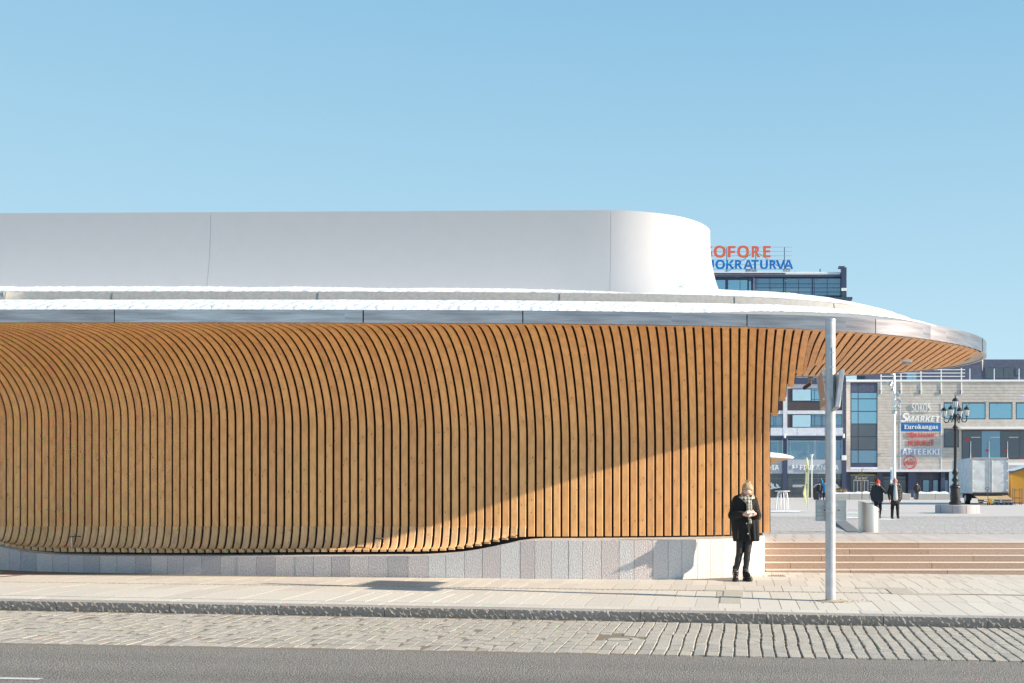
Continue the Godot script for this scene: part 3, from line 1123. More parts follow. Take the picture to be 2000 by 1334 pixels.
func roof(pav):
	var st := begin()
	var rows := []
	for ins in [0.03, 0.35, 0.9, 1.40]:
		var l := inset(rim, ins)
		var h := []
		for p in l: h.append(roof_h(p.x, ins))
		rows.append(at_height(l, h))
	sheet(st, rows, true)
	# upper step and the flat top round the drum
	rows = []
	for r in [[1.45, 0.0], [2.1, 0.19], [2.6, 0.22]]:
		var l := inset(rim, r[0])
		var h := []
		for p in l: h.append(roof_h(p.x, 1.38) + 0.135 + r[1])
		rows.append(at_height(l, h))
	var last := []
	for p in rim: last.append(V(minf(p.x - 2.7, 2.0), EYE + RIM + 0.205 + 0.76, 21.3))
	rows.append(last)
	sheet(st, rows, true)
	part("roof_membrane", done(st), M.membrane, pav)
	# upstand of the upper step, in overlapping sheets
	var base := inset(rim, 1.40)
	var stops := [0.0]
	for x in [-14.6, -12.4, -10.55, -8.65, -7.05, -5.0, -2.95, -0.95, 0.05, 1.0, 1.85, 2.55]: stops.append(run_at(base, x))
	var s: float = stops[-1]
	var tl := total(base)
	while s < tl - 3.0:
		s += 1.9
		stops.append(s)
	stops.append(tl)
	for i in range(stops.size() - 1):
		var l := cut_line(base, stops[i], stops[i + 1] + 0.03)
		var k := 0.012 * (i % 2)
		var h0 := []
		var h1 := []
		for j in l.size():
			var w := 0.007 * sin(l[j].x * 3.1 + i) * sin(l[j].x * 1.3)
			h0.append(roof_h(l[j].x, 1.38) - 0.03)
			h1.append(roof_h(l[j].x, 1.38) + 0.135 + w)
		var us := begin()
		smooth(us)
		strip(us, at_height(inset(l, -k), h0), at_height(inset(l, 0.035 - k), h1), 0, 1, null, true)
		smooth(us)
		strip(us, at_height(inset(l, 0.035 - k), h1), at_height(inset(l, 0.12), h1), 0, 1, null, true)
		part("upstand_sheet", done(us), M.membrane, pav)
	# snow on both levels
	var nz := FastNoiseLite.new()
	nz.seed = 77
	nz.frequency = 0.9
	for lev in 2:
		var fine := []
		for i in range(rim.size() - 1):
			for k in 4: fine.append(rim[i].lerp(rim[i + 1], k / 4.0))
		var sn := begin()
		var srows := []
		var m := 9
		for r in m + 1:
			var t := float(r) / m
			var ds := []
			var hs := []
			for i in fine.size():
				var p: Vector2 = fine[i]
				var a := 0.03 + 0.03 * (nz.get_noise_1d(p.x * 3.0) + 0.5)
				if lev == 0:
					a += 0.40 * smoothstep(-0.9, 1.0, p.x) + 0.22 * smoothstep(0.8, 3.0, p.x) + 0.05 * nz.get_noise_1d(p.x * 5.0) * smoothstep(-1.2, 1.0, p.x)
				else:
					a = 1.55 + 0.07 * nz.get_noise_1d(p.x * 0.8 + 40.0)
				var b := 1.41 if lev == 0 else 2.35
				var ins := lerpf(a, b, t)
				var edge := smoothstep(0.0, 0.10, t) * smoothstep(1.0, 0.55, t) if lev == 0 else smoothstep(0.0, 0.2, t)
				var thick := 0.028 + 0.022 * (nz.get_noise_2d(p.x * 0.7, p.y + ins * 2.0) + 0.4) + 0.003 * nz.get_noise_2d(p.x * 9.0, ins * 12.0)
				thick *= 1.0 if lev == 0 else 0.8
				if lev == 1 and p.y < 20.0: thick += 0.13 * exp(-pow((p.x + 0.55) / 0.33, 2.0)) * smoothstep(1.5, 2.0, ins)
				ds.append(ins)
				hs.append((roof_h(p.x, ins) if lev == 0 else roof_h(p.x, 1.38) + 0.135 + (ins - 1.45) * 0.29) + 0.004 + maxf(thick, 0.012) * edge - (0.02 if t >= 1.0 and lev == 0 else 0.0))
			srows.append(at_height(inset(fine, ds), hs))
		sheet(sn, srows, true)
		part("snow", done(sn), M.snow, pav)
func flare(l: Array, t: float, extra: float) -> Array:
	var o := []
	for p in l: o.append(extra - lerpf(0.22, 0.42, smoothstep(-2.6, -0.9, p.x)) * pow(1.0 - t, 2.6))
	return o

func drum(pav):
	var line := []
	for x in [-20.0, -16.0, -13.0, -10.0, -7.0, -4.0, -3.2, -2.7]:
		line.append(Vector2(x, lerp_table([[-20, 19.3], [-13, 19.14], [-4, 18.96], [-2.2, 18.93]], x)))
	for i in 37:
		var th := PI * i / 36.0
		line.append(Vector2(-2.2 + 1.78 * sin(th), 20.5 - 1.57 * cos(th)))
	for x in [-4.0, -8.0, -14.0, -20.0]: line.append(Vector2(x, 22.07))
	var fine := []
	for i in range(line.size() - 1):
		var k := maxi(1, int(line[i].distance_to(line[i + 1]) / 0.5))
		for j in k: fine.append(line[i].lerp(line[i + 1], float(j) / k))
	fine.append(line[-1])
	var lo := EYE + 3.30
	var hi := EYE + 4.9
	var tl := total(fine)
	var stops := [0.0, run_at(fine, -9.25), run_at(fine, -2.14), run_at(fine, -2.14) + 6.4, tl]
	for i in 4:
		var l := cut_line(fine, stops[i] + 0.002, stops[i + 1] - 0.002)
		var rows := []
		for r in 15:
			var t := r / 14.0
			var h := []
			for p in l: h.append(lerpf(lo, hi, t))
			rows.append(at_height(inset(l, flare(l, t, 0.0)), h))
		var hh := []
		for p in l: hh.append(hi)
		var st := begin()
		sheet(st, rows, true)
		smooth(st)
		strip(st, rows[-1], at_height(inset(l, 0.05), hh), 0, 1, null, true)
		part("drum_panel", done(st), M.drum, pav)
	var st := begin()
	var rows := []
	for r in 15:
		var t := r / 14.0
		var h := []
		for p in fine: h.append(lerpf(lo, hi - 0.03, t))
		rows.append(at_height(inset(fine, flare(fine, t, 0.03)), h))
	var mid := []
	for p in fine: mid.append(V(minf(p.x, -1.6), hi - 0.03, 20.5))
	rows.append(mid)
	sheet(st, rows, true)
	part("drum_lining", done(st), M.drum, pav)

func plinth(pav):
	var c := [[-20.0, 22.0], [-15.0, 20.4], [-13.5, 19.6], [-12.8, 19.3], [-12.2, 19.13], [-11.3, 18.95], [-10.1, 18.75], [-8.5, 18.54], [-7.3, 18.41], [-5.4, 18.27], [-4.0, 18.19], [-2.6, 18.14], [-1.6, 18.15], [-1.1, 18.21], [-0.7, 18.37], [-0.3, 18.59], [0.05, 18.84], [0.3, 19.08], [0.46, 19.32], [0.56, 19.6], [0.6, 20.0], [0.6, 24.6]]
	var line := []
	for p in c: line.append(Vector2(p[0], p[1]))
	var tl := total(line)
	var s := 2.0
	var k := 0
	while s < tl - 0.4:
		var w := rng.randf_range(0.30, 0.36)
		var l := cut_line(line, s + 0.003, s + w - 0.003)
		var mid: Vector2 = l[l.size() / 2]
		if mid.x > -3.5: w = rng.randf_range(0.23, 0.32)
		l = cut_line(line, s + 0.0035, s + w - 0.0035)
		var a: Vector2 = l[0]
		var b: Vector2 = l[-1]
		var j := inset([a, b], -0.003 * rng.randf())
		a = j[0]
		b = j[1]
		var q := inset([a, b], 0.07)
		var st := begin()
		flat(st)
		var ha := lerp_table(plinth_y, a.x)
		var hb := lerp_table(plinth_y, b.x)
		var ga := G(a.x, a.y) - 0.1
		var gb := G(b.x, b.y) - 0.1
		var v := [V(a.x, ga, a.y), V(b.x, gb, b.y), V(b.x, hb, b.y), V(a.x, ha, a.y), V(q[0].x, ga, q[0].y), V(q[1].x, gb, q[1].y), V(q[1].x, hb, q[1].y), V(q[0].x, ha, q[0].y)]
		quad(st, v[0], v[1], v[2], v[3])
		quad(st, v[3], v[2], v[6], v[7])
		quad(st, v[4], v[0], v[3], v[7])
		quad(st, v[1], v[5], v[6], v[2])
		var pick: int = [4, 0, 5, 4, 2, 0, 4][k % 7] if mid.x > -5.0 else [1, 3, 2, 1, 3, 5, 1][k % 7]  # stones vary in tone, but paler ones stand in for sunlight on the right
		part("plinth_slab", done(st), M.plinth[pick], pav)
		s += w
		k += 1
	var st := begin()
	var top_a := []
	var top_b := []
	var foot := []
	var fine := []
	for i in range(line.size() - 1):
		for t in 6: fine.append(line[i].lerp(line[i + 1], t / 6.0))
	var sunk := inset(fine, 0.05)
	for i in fine.size():
		var h := lerp_table(plinth_y, fine[i].x) - 0.004
		top_a.append(V(sunk[i].x, h, sunk[i].y))
		top_b.append(V(minf(sunk[i].x, 0.4), h, maxf(sunk[i].y, lerp_table(wall_d, minf(sunk[i].x, 0.6)) + 0.5)))
		foot.append(V(sunk[i].x, -0.2, sunk[i].y))
	smooth(st)
	strip(st, top_a, top_b, 0, 1, null, true)
	smooth(st)
	strip(st, foot, top_a, 0, 1, null, true)
	part("plinth_core", done(st), M.concrete, pav)

# ------------------------------------------------------------------ things on the pavement
func street_things():
	var d := 15.4
	var x := (1622.0 - CX) * d / F
	var g := G(x, d)
	var at := V(x, g, d)
	var top := EYE + (HY - 623.0) * d / F
	var pole := thing("sign_pole", "tall round grey metal pole carrying sign boards on the pavement", "sign pole", at)
	var st := begin()
	lathe(st, Vector3(x, 0, -d), [[0.074, g - 0.1], [0.074, top - 0.03], [0.077, top - 0.03], [0.077, top - 0.004], [0.072, top]], 40)
	part("shaft", done(st), M.pole, pole)
	st = begin()
	var yb := EYE + (HY - 998.0) * d / F
	lathe(st, Vector3(x, 0, -d), [[0.0765, yb - 0.018], [0.0765, yb + 0.018]], 40)
	part("band", done(st), M.galv, pole)
	# slotted rail on the face of the pole
	var rail := piece("rail", box(Vector3(0.022, 0.72, 0.028), 0.004), M.galv, pole, V(x + 0.018, EYE + (HY - 729) * d / F, d - 0.085))
	for yy in [690.0, 718.0]:
		piece("clamp", box(Vector3(0.075, 0.03, 0.016), 0.004), M.steel, pole, V(x + 0.012, EYE + (HY - yy) * d / F, d - 0.078))
	piece("cover_strip", box(Vector3(0.03, 0.28, 0.012), 0.003), M.galv, pole, V(x - 0.010, EYE + (HY - 704) * d / F, d - 0.078))
	# two thick boards seen nearly edge on
	for b in [[1607.5, -0.07, 16.0, 0.95, 1606.0], [1637.0, 0.07, 15.2, 0.50, 1637.0]]:
		var bd: float = b[2]
		var bp := P(b[0], 762, bd)
		var turn := Basis(Vector3(0, 0, 1), -b[1])
		var board := piece("sign_board", box(Vector3(0.045, 0.52, b[3]), 0.008), M.galv, pole, bp, turn)
		for e in [-1.0, 1.0]:
			piece("edge_profile", box(Vector3(0.058, 0.53, 0.022), 0.004), M.pole, board, bp + turn * Vector3(0, 0, e * b[3] / 2), turn)
		piece("foot_profile", box(Vector3(0.064, 0.022, b[3] - 0.03), 0.004), M.concrete, board, bp + turn * Vector3(0, -0.26, 0), turn)  # beige-grey underside stands in for light reflected off the ground
		for h in [-0.17, 0.17]:
			piece("arm", box(Vector3(0.15, 0.035, 0.035), 0.004), M.galv, pole, V(lerpf(x, bp.x, 0.5), bp.y + h, 15.52))
	# back of a ribbed sign plate lower down
	var pc := P(1623, 997, d + 0.09)
	var plate_ := piece("sign_plate", box(Vector3(0.44, 0.30, 0.012), 0.003), M.galv, pole, pc)
	for yy in [-0.146, -0.075, -0.03, 0.03, 0.06, 0.146]:
		piece("rib", box(Vector3(0.436, 0.012, 0.02), 0.003), M.galv, plate_, pc + Vector3(0, yy, 0.012))
	for sx in [-1.0, 1.0]:
		piece("edge_rib", box(Vector3(0.012, 0.30, 0.026), 0.003), M.galv, plate_, pc + Vector3(sx * 0.219, 0, 0.010))
		st = begin()
		var kc := pc + Vector3(sx * 0.105 + 0.005, 0.005, 0.02)
		tube(st, [kc, kc + Vector3(0, 0, 0.025)], 0.022, 12)
		part("clamp_bolt", done(st), M.steel, plate_)
		st = begin()
		tube(st, [kc + Vector3(0, 0, 0.026), kc + Vector3(0, 0, 0.03)], 0.012, 10)
		part("bolt_head", done(st), M.dark, plate_)
	# sand swept round the foot of the pole
	st = begin()
	var nz := FastNoiseLite.new()
	nz.seed = 5
	nz.frequency = 2.0
	var c := []
	var r0 := []
	for k in 37:
		var a := TAU * k / 36.0
		var r := 0.20 + 0.10 * nz.get_noise_2d(cos(a) * 2, sin(a) * 2)
		r0.append(V(x + 0.03 + r * 1.15 * cos(a), G(x, d) + 0.003, d + r * 0.8 * sin(a)))
		c.append(V(x + 0.07 * cos(a), G(x, d) + 0.022, d + 0.07 * sin(a)))
	smooth(st)
	strip(st, c, r0)
	for i in 70:
		var a := rng.randf() * TAU
		var r := rng.randf_range(0.1, 0.42)
		bx(st, V(x + 0.05 + r * 1.3 * cos(a), G(x, d) + 0.005, d + r * 0.7 * sin(a)), Vector3(0.014, 0.008, 0.012) * rng.randf_range(0.5, 1.6), Basis(Vector3.UP, a))
	var sand := part("sand", done(st), M.sand, self)
	tag(sand, "loose brown sand heaped round the foot of the grey pole", "sand").set_meta("kind", "stuff")
	# drain grate by the corner of the plinth
	var gc := V(0.80, G(0.8, 19.15), 19.15)
	var gr := thing("drain_grate", "small slotted drain grate in the pavement by the plinth corner", "drain grate", gc)
	piece("grate_frame", box(Vector3(0.30, 0.012, 0.30), 0.002), M.grit, gr, gc + Vector3(0, 0.004, 0))
	for k in 6:
		piece("slot", box(Vector3(0.014, 0.004, 0.24)), M.dark, gr, gc + Vector3(-0.10 + 0.04 * k, 0.010, 0))
	# a round cover among the cobbles
	var mc := V(-1.3, street(-1.3, 12.35) - 0.004, 12.35)
	var mh := thing("valve_cover", "small round iron cover set among the grey cobbles", "cover", mc)
	st = begin()
	lathe(st, mc + Vector3(0, -0.02, 0), [[0.16, 0.0], [0.16, 0.02], [0.135, 0.024], [0.13, 0.016], [0.02, 0.018]], 28)
	part("lid", done(st), mat(lin(.16, .14, .12), 0.7, 0.4), mh)
	st = begin()
	lathe(st, mc + Vector3(0, -0.03, 0), [[0.25, 0.0], [0.25, 0.022], [0.165, 0.03]], 28)
	part("collar", done(st), M.grit, mh)

# ------------------------------------------------------------------ things on the square
func ground_at(px, d) -> Vector3:
	var x: float = (px - CX) * d / F
	return V(x, GP(d), d)

func square_things():
	# slanted steel cylinder
	var d := 28.0
	var c := ground_at(1696.5, d)
	var bin_ := thing("steel_cylinder", "brushed steel cylinder with a slanted top at the edge of the square", "cylinder", c)
	var st := begin()
	var lo := []
	var hi := []
	var inn := []
	var deep := []
	var r := 0.275
	for k in 49:
		var a := TAU * k / 48.0
		var px := r * cos(a)
		var h := 0.735 - px / r * 0.085 + 0.02 * sin(a)
		if px > 0.0: h -= 0.03 * px / r
		lo.append(c + Vector3(px, -0.01, r * sin(a)))
		hi.append(c + Vector3(px, h, r * sin(a)))
		inn.append(c + Vector3(px * 0.97, h, r * 0.97 * sin(a)))
		deep.append(c + Vector3(px * 0.97, 0.5, r * 0.97 * sin(a)))
	smooth(st)
	strip(st, lo, hi, 0, 1, null, true)
	smooth(st)
	strip(st, hi, inn, 0, 1, null, true)
	part("shell", done(st), M.steel, bin_)
	st = begin()
	smooth(st)
	strip(st, inn, deep, 0, 1, null, true)
	part("liner", done(st), M.galv, bin_)
	piece("lock", box(Vector3(0.015, 0.03, 0.02)), M.dark, bin_, c + Vector3(0.245, 0.55, 0.125))
	# beach flag
	d = 66.0
	c = ground_at(1577.5, d)
	var fl := thing("feather_flag", "tall pale yellow feather flag on a thin pole on the square", "flag", c)
	var s := d / F
	st = begin()
	tube(st, [c, c + Vector3(0.0, 1.3, 0), c + Vector3(0.03, 2.4, 0), c + Vector3(-0.06, 3.2, 0)], 0.018, 6)
	part("pole", done(st), M.galv, fl)
	st = begin()
	var rows := []
	for i in 15:
		var t := i / 14.0
		var y := lerpf(983, 894, t)
		var right := lerp_table([[0, 1577.5], [0.3, 1579], [0.7, 1580], [0.93, 1578], [1, 1576]], t)
		var left := lerp_table([[0, 1573.5], [0.12, 1571], [0.22, 1569], [0.32, 1571], [0.45, 1573.3], [0.75, 1574.5], [1, 1575.5]], t)
		var row := []
		for k in 5:
			var u := k / 4.0
			row.append(P(lerpf(left - 0.8, right + 0.6, u), y, d) + Vector3(0, 0, 0.02 * sin(u * 4.0 + t * 6.0)))
		rows.append(row)
	sheet(st, rows)
	part("cloth", done(st), M.flag_pale, fl)
	st = begin()
	var edge := []
	var edge2 := []
	for i in 15:
		edge.append(rows[i][0] + Vector3(0, 0, 0.02))
		edge2.append(rows[i][0].lerp(rows[i][4], 0.22) + Vector3(0, 0, 0.03))
	smooth(st)
	strip(st, edge, edge2)
	part("hem", done(st), M.flag, fl)
	for i in 7:
		var p := P(1574.4 + 0.25 * i * 0.3, 955 - i * 3.0 if i < 4 else 930 - i * 2.2, d)
		piece("print", box(Vector3(0.07, 0.05, 0.01)), M.frame, fl, p + Vector3(0.03, 0, 0.10))
	# standing table
	d = 66.0
	c = ground_at(1528, d)
	var tb := thing("standing_table", "high round white café table standing on the square", "table", c)
	st = begin()
	lathe(st, c + Vector3(0, 1.11, 0), [[0.42, 0.0], [0.47, 0.015], [0.47, 0.035], [0.42, 0.045]], 28)
	part("tabletop", done(st), M.white, tb)
	for k in 6:
		var a := TAU * k / 6.0 + 0.3
		st = begin()
		var u := Vector3(cos(a), 0, sin(a))
		tube(st, [c + u * 0.40 + Vector3(0, 0.01, 0), c + u * 0.35 + Vector3(0, 0.6, 0), c + u * 0.30 + Vector3(0, 1.0, 0), c + u * 0.2 + Vector3(0, 1.1, 0)], 0.03, 6)
		part("leg", done(st), M.white, tb)
	# small sister pavilion, half hidden by the wall
	d = 78.0
	c = ground_at(1486, d)
	var kp := thing("round_kiosk", "small round kiosk with a domed white roof behind the timber wall", "kiosk", c)
	var dome := EYE + (HY - 883.0) * d / F
	var rim_y := EYE + (HY - 896.0) * d / F
	st = begin()
	lathe(st, Vector3(c.x, 0, c.z), [[2.3, rim_y], [2.43, rim_y + 0.08], [2.3, rim_y + 0.18], [1.6, dome - 0.12], [0.8, dome - 0.02], [0.01, dome]], 40, false)
	part("roof", done(st), M.snow, kp)
	st = begin()
	lathe(st, Vector3(c.x, 0, c.z), [[0.7, rim_y - 0.5], [1.3, rim_y - 0.2], [2.28, rim_y]], 40, false)
	part("soffit", done(st), M.ply, kp)
	st = begin()
	lathe(st, c, [[0.7, -0.1], [0.7, rim_y - 0.5 - c.y]], 30)
	part("wall", done(st), M.ochre, kp)
	lamp_post()
	truck()
	# yellow kiosk
	d = 84.0
	c = ground_at(2024, d)
	var yk := thing("ochre_hut", "ochre board hut with a dark gabled roof beside the truck", "hut", c)
	var w := 3.9
	piece("body", box(Vector3(w, 2.45, 3.0)), M.ochre, yk, c + Vector3(0, 1.225, -1.5))
	st = begin()
	for i in 20:
		bx(st, c + Vector3(0, 0.08 + i * 0.12, 0.012), Vector3(w - 0.2, 0.105, 0.02))
	part("boards", done(st), M.ochre, yk).set_meta("kind", "stuff")
	for sx in [-1.0, 1.0]:
		piece("corner_board", box(Vector3(0.14, 2.45, 0.05)), M.ochre, yk, c + Vector3(sx * (w / 2 - 0.05), 1.225, 0.02))
		var rb := Basis(Vector3(0, 0, 1), -sx * 0.30)
		piece("roof_slope", box(Vector3(2.3, 0.09, 3.6)), M.frame, yk, c + Vector3(sx * 1.05, 2.75, -1.5), rb)
		piece("roof_snow", box(Vector3(1.5, 0.06, 3.3), 0.02), M.snow, yk, c + Vector3(sx * 1.05, 2.75, -1.5) + rb * Vector3(0, 0.08, 0), rb)
	st = begin()
	plate(st, [Vector2(c.x - w / 2, c.y + 2.4), Vector2(c.x + w / 2, c.y + 2.4), Vector2(c.x, c.y + 3.02)], c.z - 0.02, c.z + 0.01)
	part("gable", done(st), M.ochre, yk)
	# roll cage
	c = ground_at(1987, 80.0)
	var rc := thing("roll_cage", "tall wheeled wire trolley standing by the ochre hut", "trolley", c)
	st = begin()
	for sx in [-0.27, 0.27]:
		for sz in [-0.3, 0.3]:
			tube(st, [c + Vector3(sx, 0.12, sz), c + Vector3(sx, 1.25, sz)], 0.022, 6)
	for y in [0.15, 0.5, 1.1]:
		tube(st, [c + Vector3(-0.27, y, 0.3), c + Vector3(0.27, y, 0.3)], 0.018, 6)
		tube(st, [c + Vector3(-0.27, y, -0.3), c + Vector3(0.27, y, -0.3)], 0.018, 6)
	part("frame", done(st), M.frame, rc)
	piece("deck", box(Vector3(0.6, 0.05, 0.66)), M.frame, rc, c + Vector3(0, 0.15, 0))
	for sx in [-0.25, 0.25]:
		for sz in [-0.28, 0.28]:
			st = begin()
			tube(st, [c + Vector3(sx - 0.02, 0.06, sz), c + Vector3(sx + 0.02, 0.06, sz)], 0.06, 10)
			part("wheel", done(st), M.rubber, rc)
	# pallets
	for k in 2:
		c = ground_at(1947 + k * 19, 80.0 - 0.1 * k)
		var pl := thing("pallet", ["blue pallet next to the yellow pallet jack behind the lamp", "blue pallet nearest the wheeled trolley"][k], "pallet", c, "blue pallets by the truck")
		for i in 5:
			piece("board", box(Vector3(0.70, 0.022, 0.14)), M.pallet, pl, c + Vector3(0, 0.15, 0.5 - i * 0.25))
		for sx in [-0.3, 0.0, 0.3]:
			piece("bearer", box(Vector3(0.09, 0.13, 1.15)), M.pallet, pl, c + Vector3(sx, 0.07, 0))
	# pallet jack
	c = ground_at(1930, 79.0)
	var pj := thing("pallet_jack", "hand pallet jack with a yellow pump housing behind the truck", "pallet jack", c)
	st = begin()
	plate(st, [Vector2(c.x - 0.02, c.y + 0.12), Vector2(c.x + 0.32, c.y + 0.1), Vector2(c.x + 0.28, c.y + 0.42), Vector2(c.x + 0.1, c.y + 0.48), Vector2(c.x, c.y + 0.4)], c.z - 0.1, c.z + 0.1)
	part("pump_housing", done(st), mat(lin(.55, .30, .02), 0.5), pj)
	st = begin()
	tube(st, [c + Vector3(0, 0.3, 0), c + Vector3(-0.08, 1.15, 0.1)], 0.025, 6)
	tube(st, [c + Vector3(-0.24, 1.2, 0.1), c + Vector3(-0.18, 1.28, 0.1), c + Vector3(0.02, 1.28, 0.1), c + Vector3(0.08, 1.2, 0.1), c + Vector3(-0.08, 1.12, 0.1), c + Vector3(-0.24, 1.2, 0.1)], 0.022, 6)
	part("handle", done(st), M.frame, pj)
	for sx in [-0.06, 0.06]:
		st = begin()
		tube(st, [c + Vector3(sx - 0.02, 0.1, 0.1), c + Vector3(sx + 0.02, 0.1, 0.1)], 0.1, 12)
		part("wheel", done(st), M.rubber, pj)
	for sx in [-0.2, 0.2]:
		piece("fork", box(Vector3(0.14, 0.05, 1.1)), M.frame, pj, c + Vector3(0.1 + sx, 0.08, -0.65))
	# planters
	for p in [[1618.0, 1779.0, "long stone planter topped with snow behind the walking couple"], [1791.0, 1862.0, "stone planter topped with snow behind the street lamp"]]:
		d = 114.0
		c = ground_at((p[0] + p[1]) / 2, d)
		var pw: float = (p[1] - p[0]) * d / F
		var o := thing("stone_planter", p[2], "planter", c, "stone planters in front of the shops")
		var n := int(pw / 1.9)
		for i in n:
			piece("block", box(Vector3(pw / n - 0.02, 0.62, 2.2), 0.03), M.concrete, o, c + Vector3(-pw / 2 + (i + 0.5) * pw / n, 0.31, -1.1))
		st = begin()
		var nz := FastNoiseLite.new()
		nz.seed = int(p[0])
		nz.frequency = 0.6
		rows = []
		for k in 9:
			var row := []
			for i in 41:
				var u := i / 40.0
				var vz := k / 8.0
				var h := 0.62 + (0.08 + 0.22 * maxf(0.0, nz.get_noise_2d(u * pw, vz * 2.0) + 0.2)) * smoothstep(0, 0.15, vz) * smoothstep(1, 0.85, vz) * smoothstep(0, 0.02, u) * smoothstep(1, 0.85, u)
				row.append(c + Vector3(lerpf(-pw / 2 + 0.1, pw / 2 - 0.1, u), h, -0.1 - vz * 2.0))
			rows.append(row)
		sheet(st, rows)
		part("snow", done(st), M.snow, o)
	# dry grass in the planter
	for k in 3:
		c = ground_at(1634 + k * 8.5, 115.0) + Vector3(0, 0.66, 0)
		st = begin()
		for i in 60:
			var a := rng.randf() * TAU
			var l := rng.randf_range(0.25, 0.62)
			var u := Vector3(cos(a), 0, sin(a))
			var foot := c + u * rng.randf() * 0.12
			var tip := foot + u * rng.randf_range(0.05, 0.30) + Vector3(0, l, 0)
			var side := Vector3(-u.z, 0, u.x) * 0.018
			flat(st)
			tri(st, foot - side, foot + side, tip)
		var gt := part("grass_tuft", done(st), M.straw, self)
		tag(gt, ["dry straw-coloured grass tuft nearest the grey pole in the planter", "middle one of three dry grass tufts in the snowy planter", "dry grass tuft at the right of three in the snowy planter"][k], "grass tuft", "dry grass tufts in the planter")
	# thin remains of snow on the paving
	st = begin()
	var pz := FastNoiseLite.new()
	pz.seed = 31
	for q in [[1524.0, 62.0, 1.2, 2.2], [1665.0, 58.0, 1.1, 0.9], [1660.0, 50.0, 1.0, 0.8], [1728.0, 47.0, 0.8, 0.5], [1690.0, 66.0, 1.6, 0.8]]:
		var pc := ground_at(q[0], q[1])
		smooth(st)
		var ra := []
		var rb := []
		for k in 33:
			var a := TAU * k / 32.0
			var w_ := 1.0 + 0.5 * pz.get_noise_2d(cos(a) * 60.0 + q[0], sin(a) * 60.0)
			var pp := pc + Vector3(cos(a) * q[2] * w_, 0, sin(a) * q[3] * w_)
			pp.y = GP(-pp.z) + 0.012
			ra.append(pp)
			rb.append(pc + Vector3(0, 0.05, 0))
		strip(st, ra, rb)
	tag(part("snow_patches", done(st), M.snow, self), "thin patches of old snow lying on the paved square", "snow").set_meta("kind", "stuff")
	# bare sapling
	c = ground_at(1683.5, 113.0)
	var sp := thing("sapling", "bare young tree with thin twigs before the shop entrance", "tree", c)
	st = begin()
	tube(st, [c, c + Vector3(0.03, 1.6, 0), c + Vector3(-0.02, 3.0, 0), c + Vector3(0.02, 3.9, 0)], [0.05, 0.035, 0.02, 0.008], 6)
	part("trunk", done(st), M.bark, sp)
	for i in 16:
		var h := rng.randf_range(1.3, 3.5)
		var a := rng.randf() * TAU
		var u := Vector3(cos(a), 0, sin(a))
		var l := (4.1 - h) * 0.35 * rng.randf_range(0.6, 1.1)
		st = begin()
		tube(st, [c + Vector3(0, h, 0), c + Vector3(0, h + l * 0.5, 0) + u * l * 0.55, c + Vector3(0, h + l * 1.3, 0) + u * l * 0.8], [0.014, 0.009, 0.004], 5)
		part("twig", done(st), M.bark, sp)
	# floodlight mast
	d = 100.0
	c = ground_at(1746.5, d)
	var ms := thing("floodlight_mast", "very tall white mast with small floodlights on the square", "light mast", c)
	st = begin()
	var mt := EYE + (HY - 708.0) * d / F
	lathe(st, c, [[0.17, 0.0], [0.15, 4.0], [0.12, 8.6], [0.10, mt - c.y]], 16, false)
	part("mast", done(st), M.white, ms)
	for h in [[1740, 749, -1], [1744, 760, -0.3], [1753, 770, 0.9], [1756, 782, 1], [1754, 795, 0.9], [1744, 727, -0.6]]:
		var p := P(h[0], h[1], d - 0.2)
		st = begin()
		tube(st, [p + Vector3(-0.10 * h[2], 0.14, 0), p + Vector3(0.14 * h[2], -0.22, 0.12)], [0.13, 0.19], 12)
		part("floodlight", done(st), M.galv, ms)
		st = begin()
		tube(st, [p, P(1746.5, h[1], d)], 0.035, 6)
		part("arm", done(st), M.galv, ms)
	st = begin()
	lathe(st, Vector3(c.x, P(0, 809, d).y, c.z), [[0.14, 0], [0.24, 0.05], [0.24, 0.3], [0.14, 0.36]], 14)
	part("collar", done(st), M.galv, ms)
	# slender sign pylon
	c = ground_at(1741.0, 113.0)
	var py := thing("sign_pylon", "slender white and blue sign pylon left of the tall mast", "sign", c)
	piece("pylon_post", box(Vector3(0.2, 3.4, 0.12)), M.white, py, c + Vector3(0, 1.7, 0))
	piece("blue_face", box(Vector3(0.10, 1.0, 0.02)), M.sign_blue, py, c + Vector3(-0.04, 2.6, 0.075))
	# thin lamp before the shop window
	d = 150.0
	c = ground_at(1585.5, d)
	var tl := thing("path_lamp", "thin white lamp post with a flat head before the shop window", "street lamp", c)
	st = begin()
	tube(st, [c, c + Vector3(0, 5.7, 0)], 0.07, 8)
	part("post", done(st), M.white, tl)
	st = begin()
	lathe(st, c + Vector3(0, 5.65, 0), [[0.10, 0], [0.16, 0.3], [0.28, 0.32], [0.28, 0.38]], 12)
	part("lamp_head", done(st), M.white, tl)
	# black bin
	c = ground_at(1594, 110.0)
	var bb := thing("black_bin", "black bin with a curved lid behind the two people at the pole", "bin", c)
	piece("body", box(Vector3(0.5, 1.25, 0.6), 0.04), M.dark, bb, c + Vector3(0, 0.63, 0))
	st = begin()
	tube(st, [c + Vector3(-0.3, 1.25, 0.2), c + Vector3(-0.1, 1.5, 0.2), c + Vector3(0.25, 1.58, 0.2), c + Vector3(0.5, 1.5, 0.2)], 0.06, 6)
	part("lid", done(st), M.galv, bb)

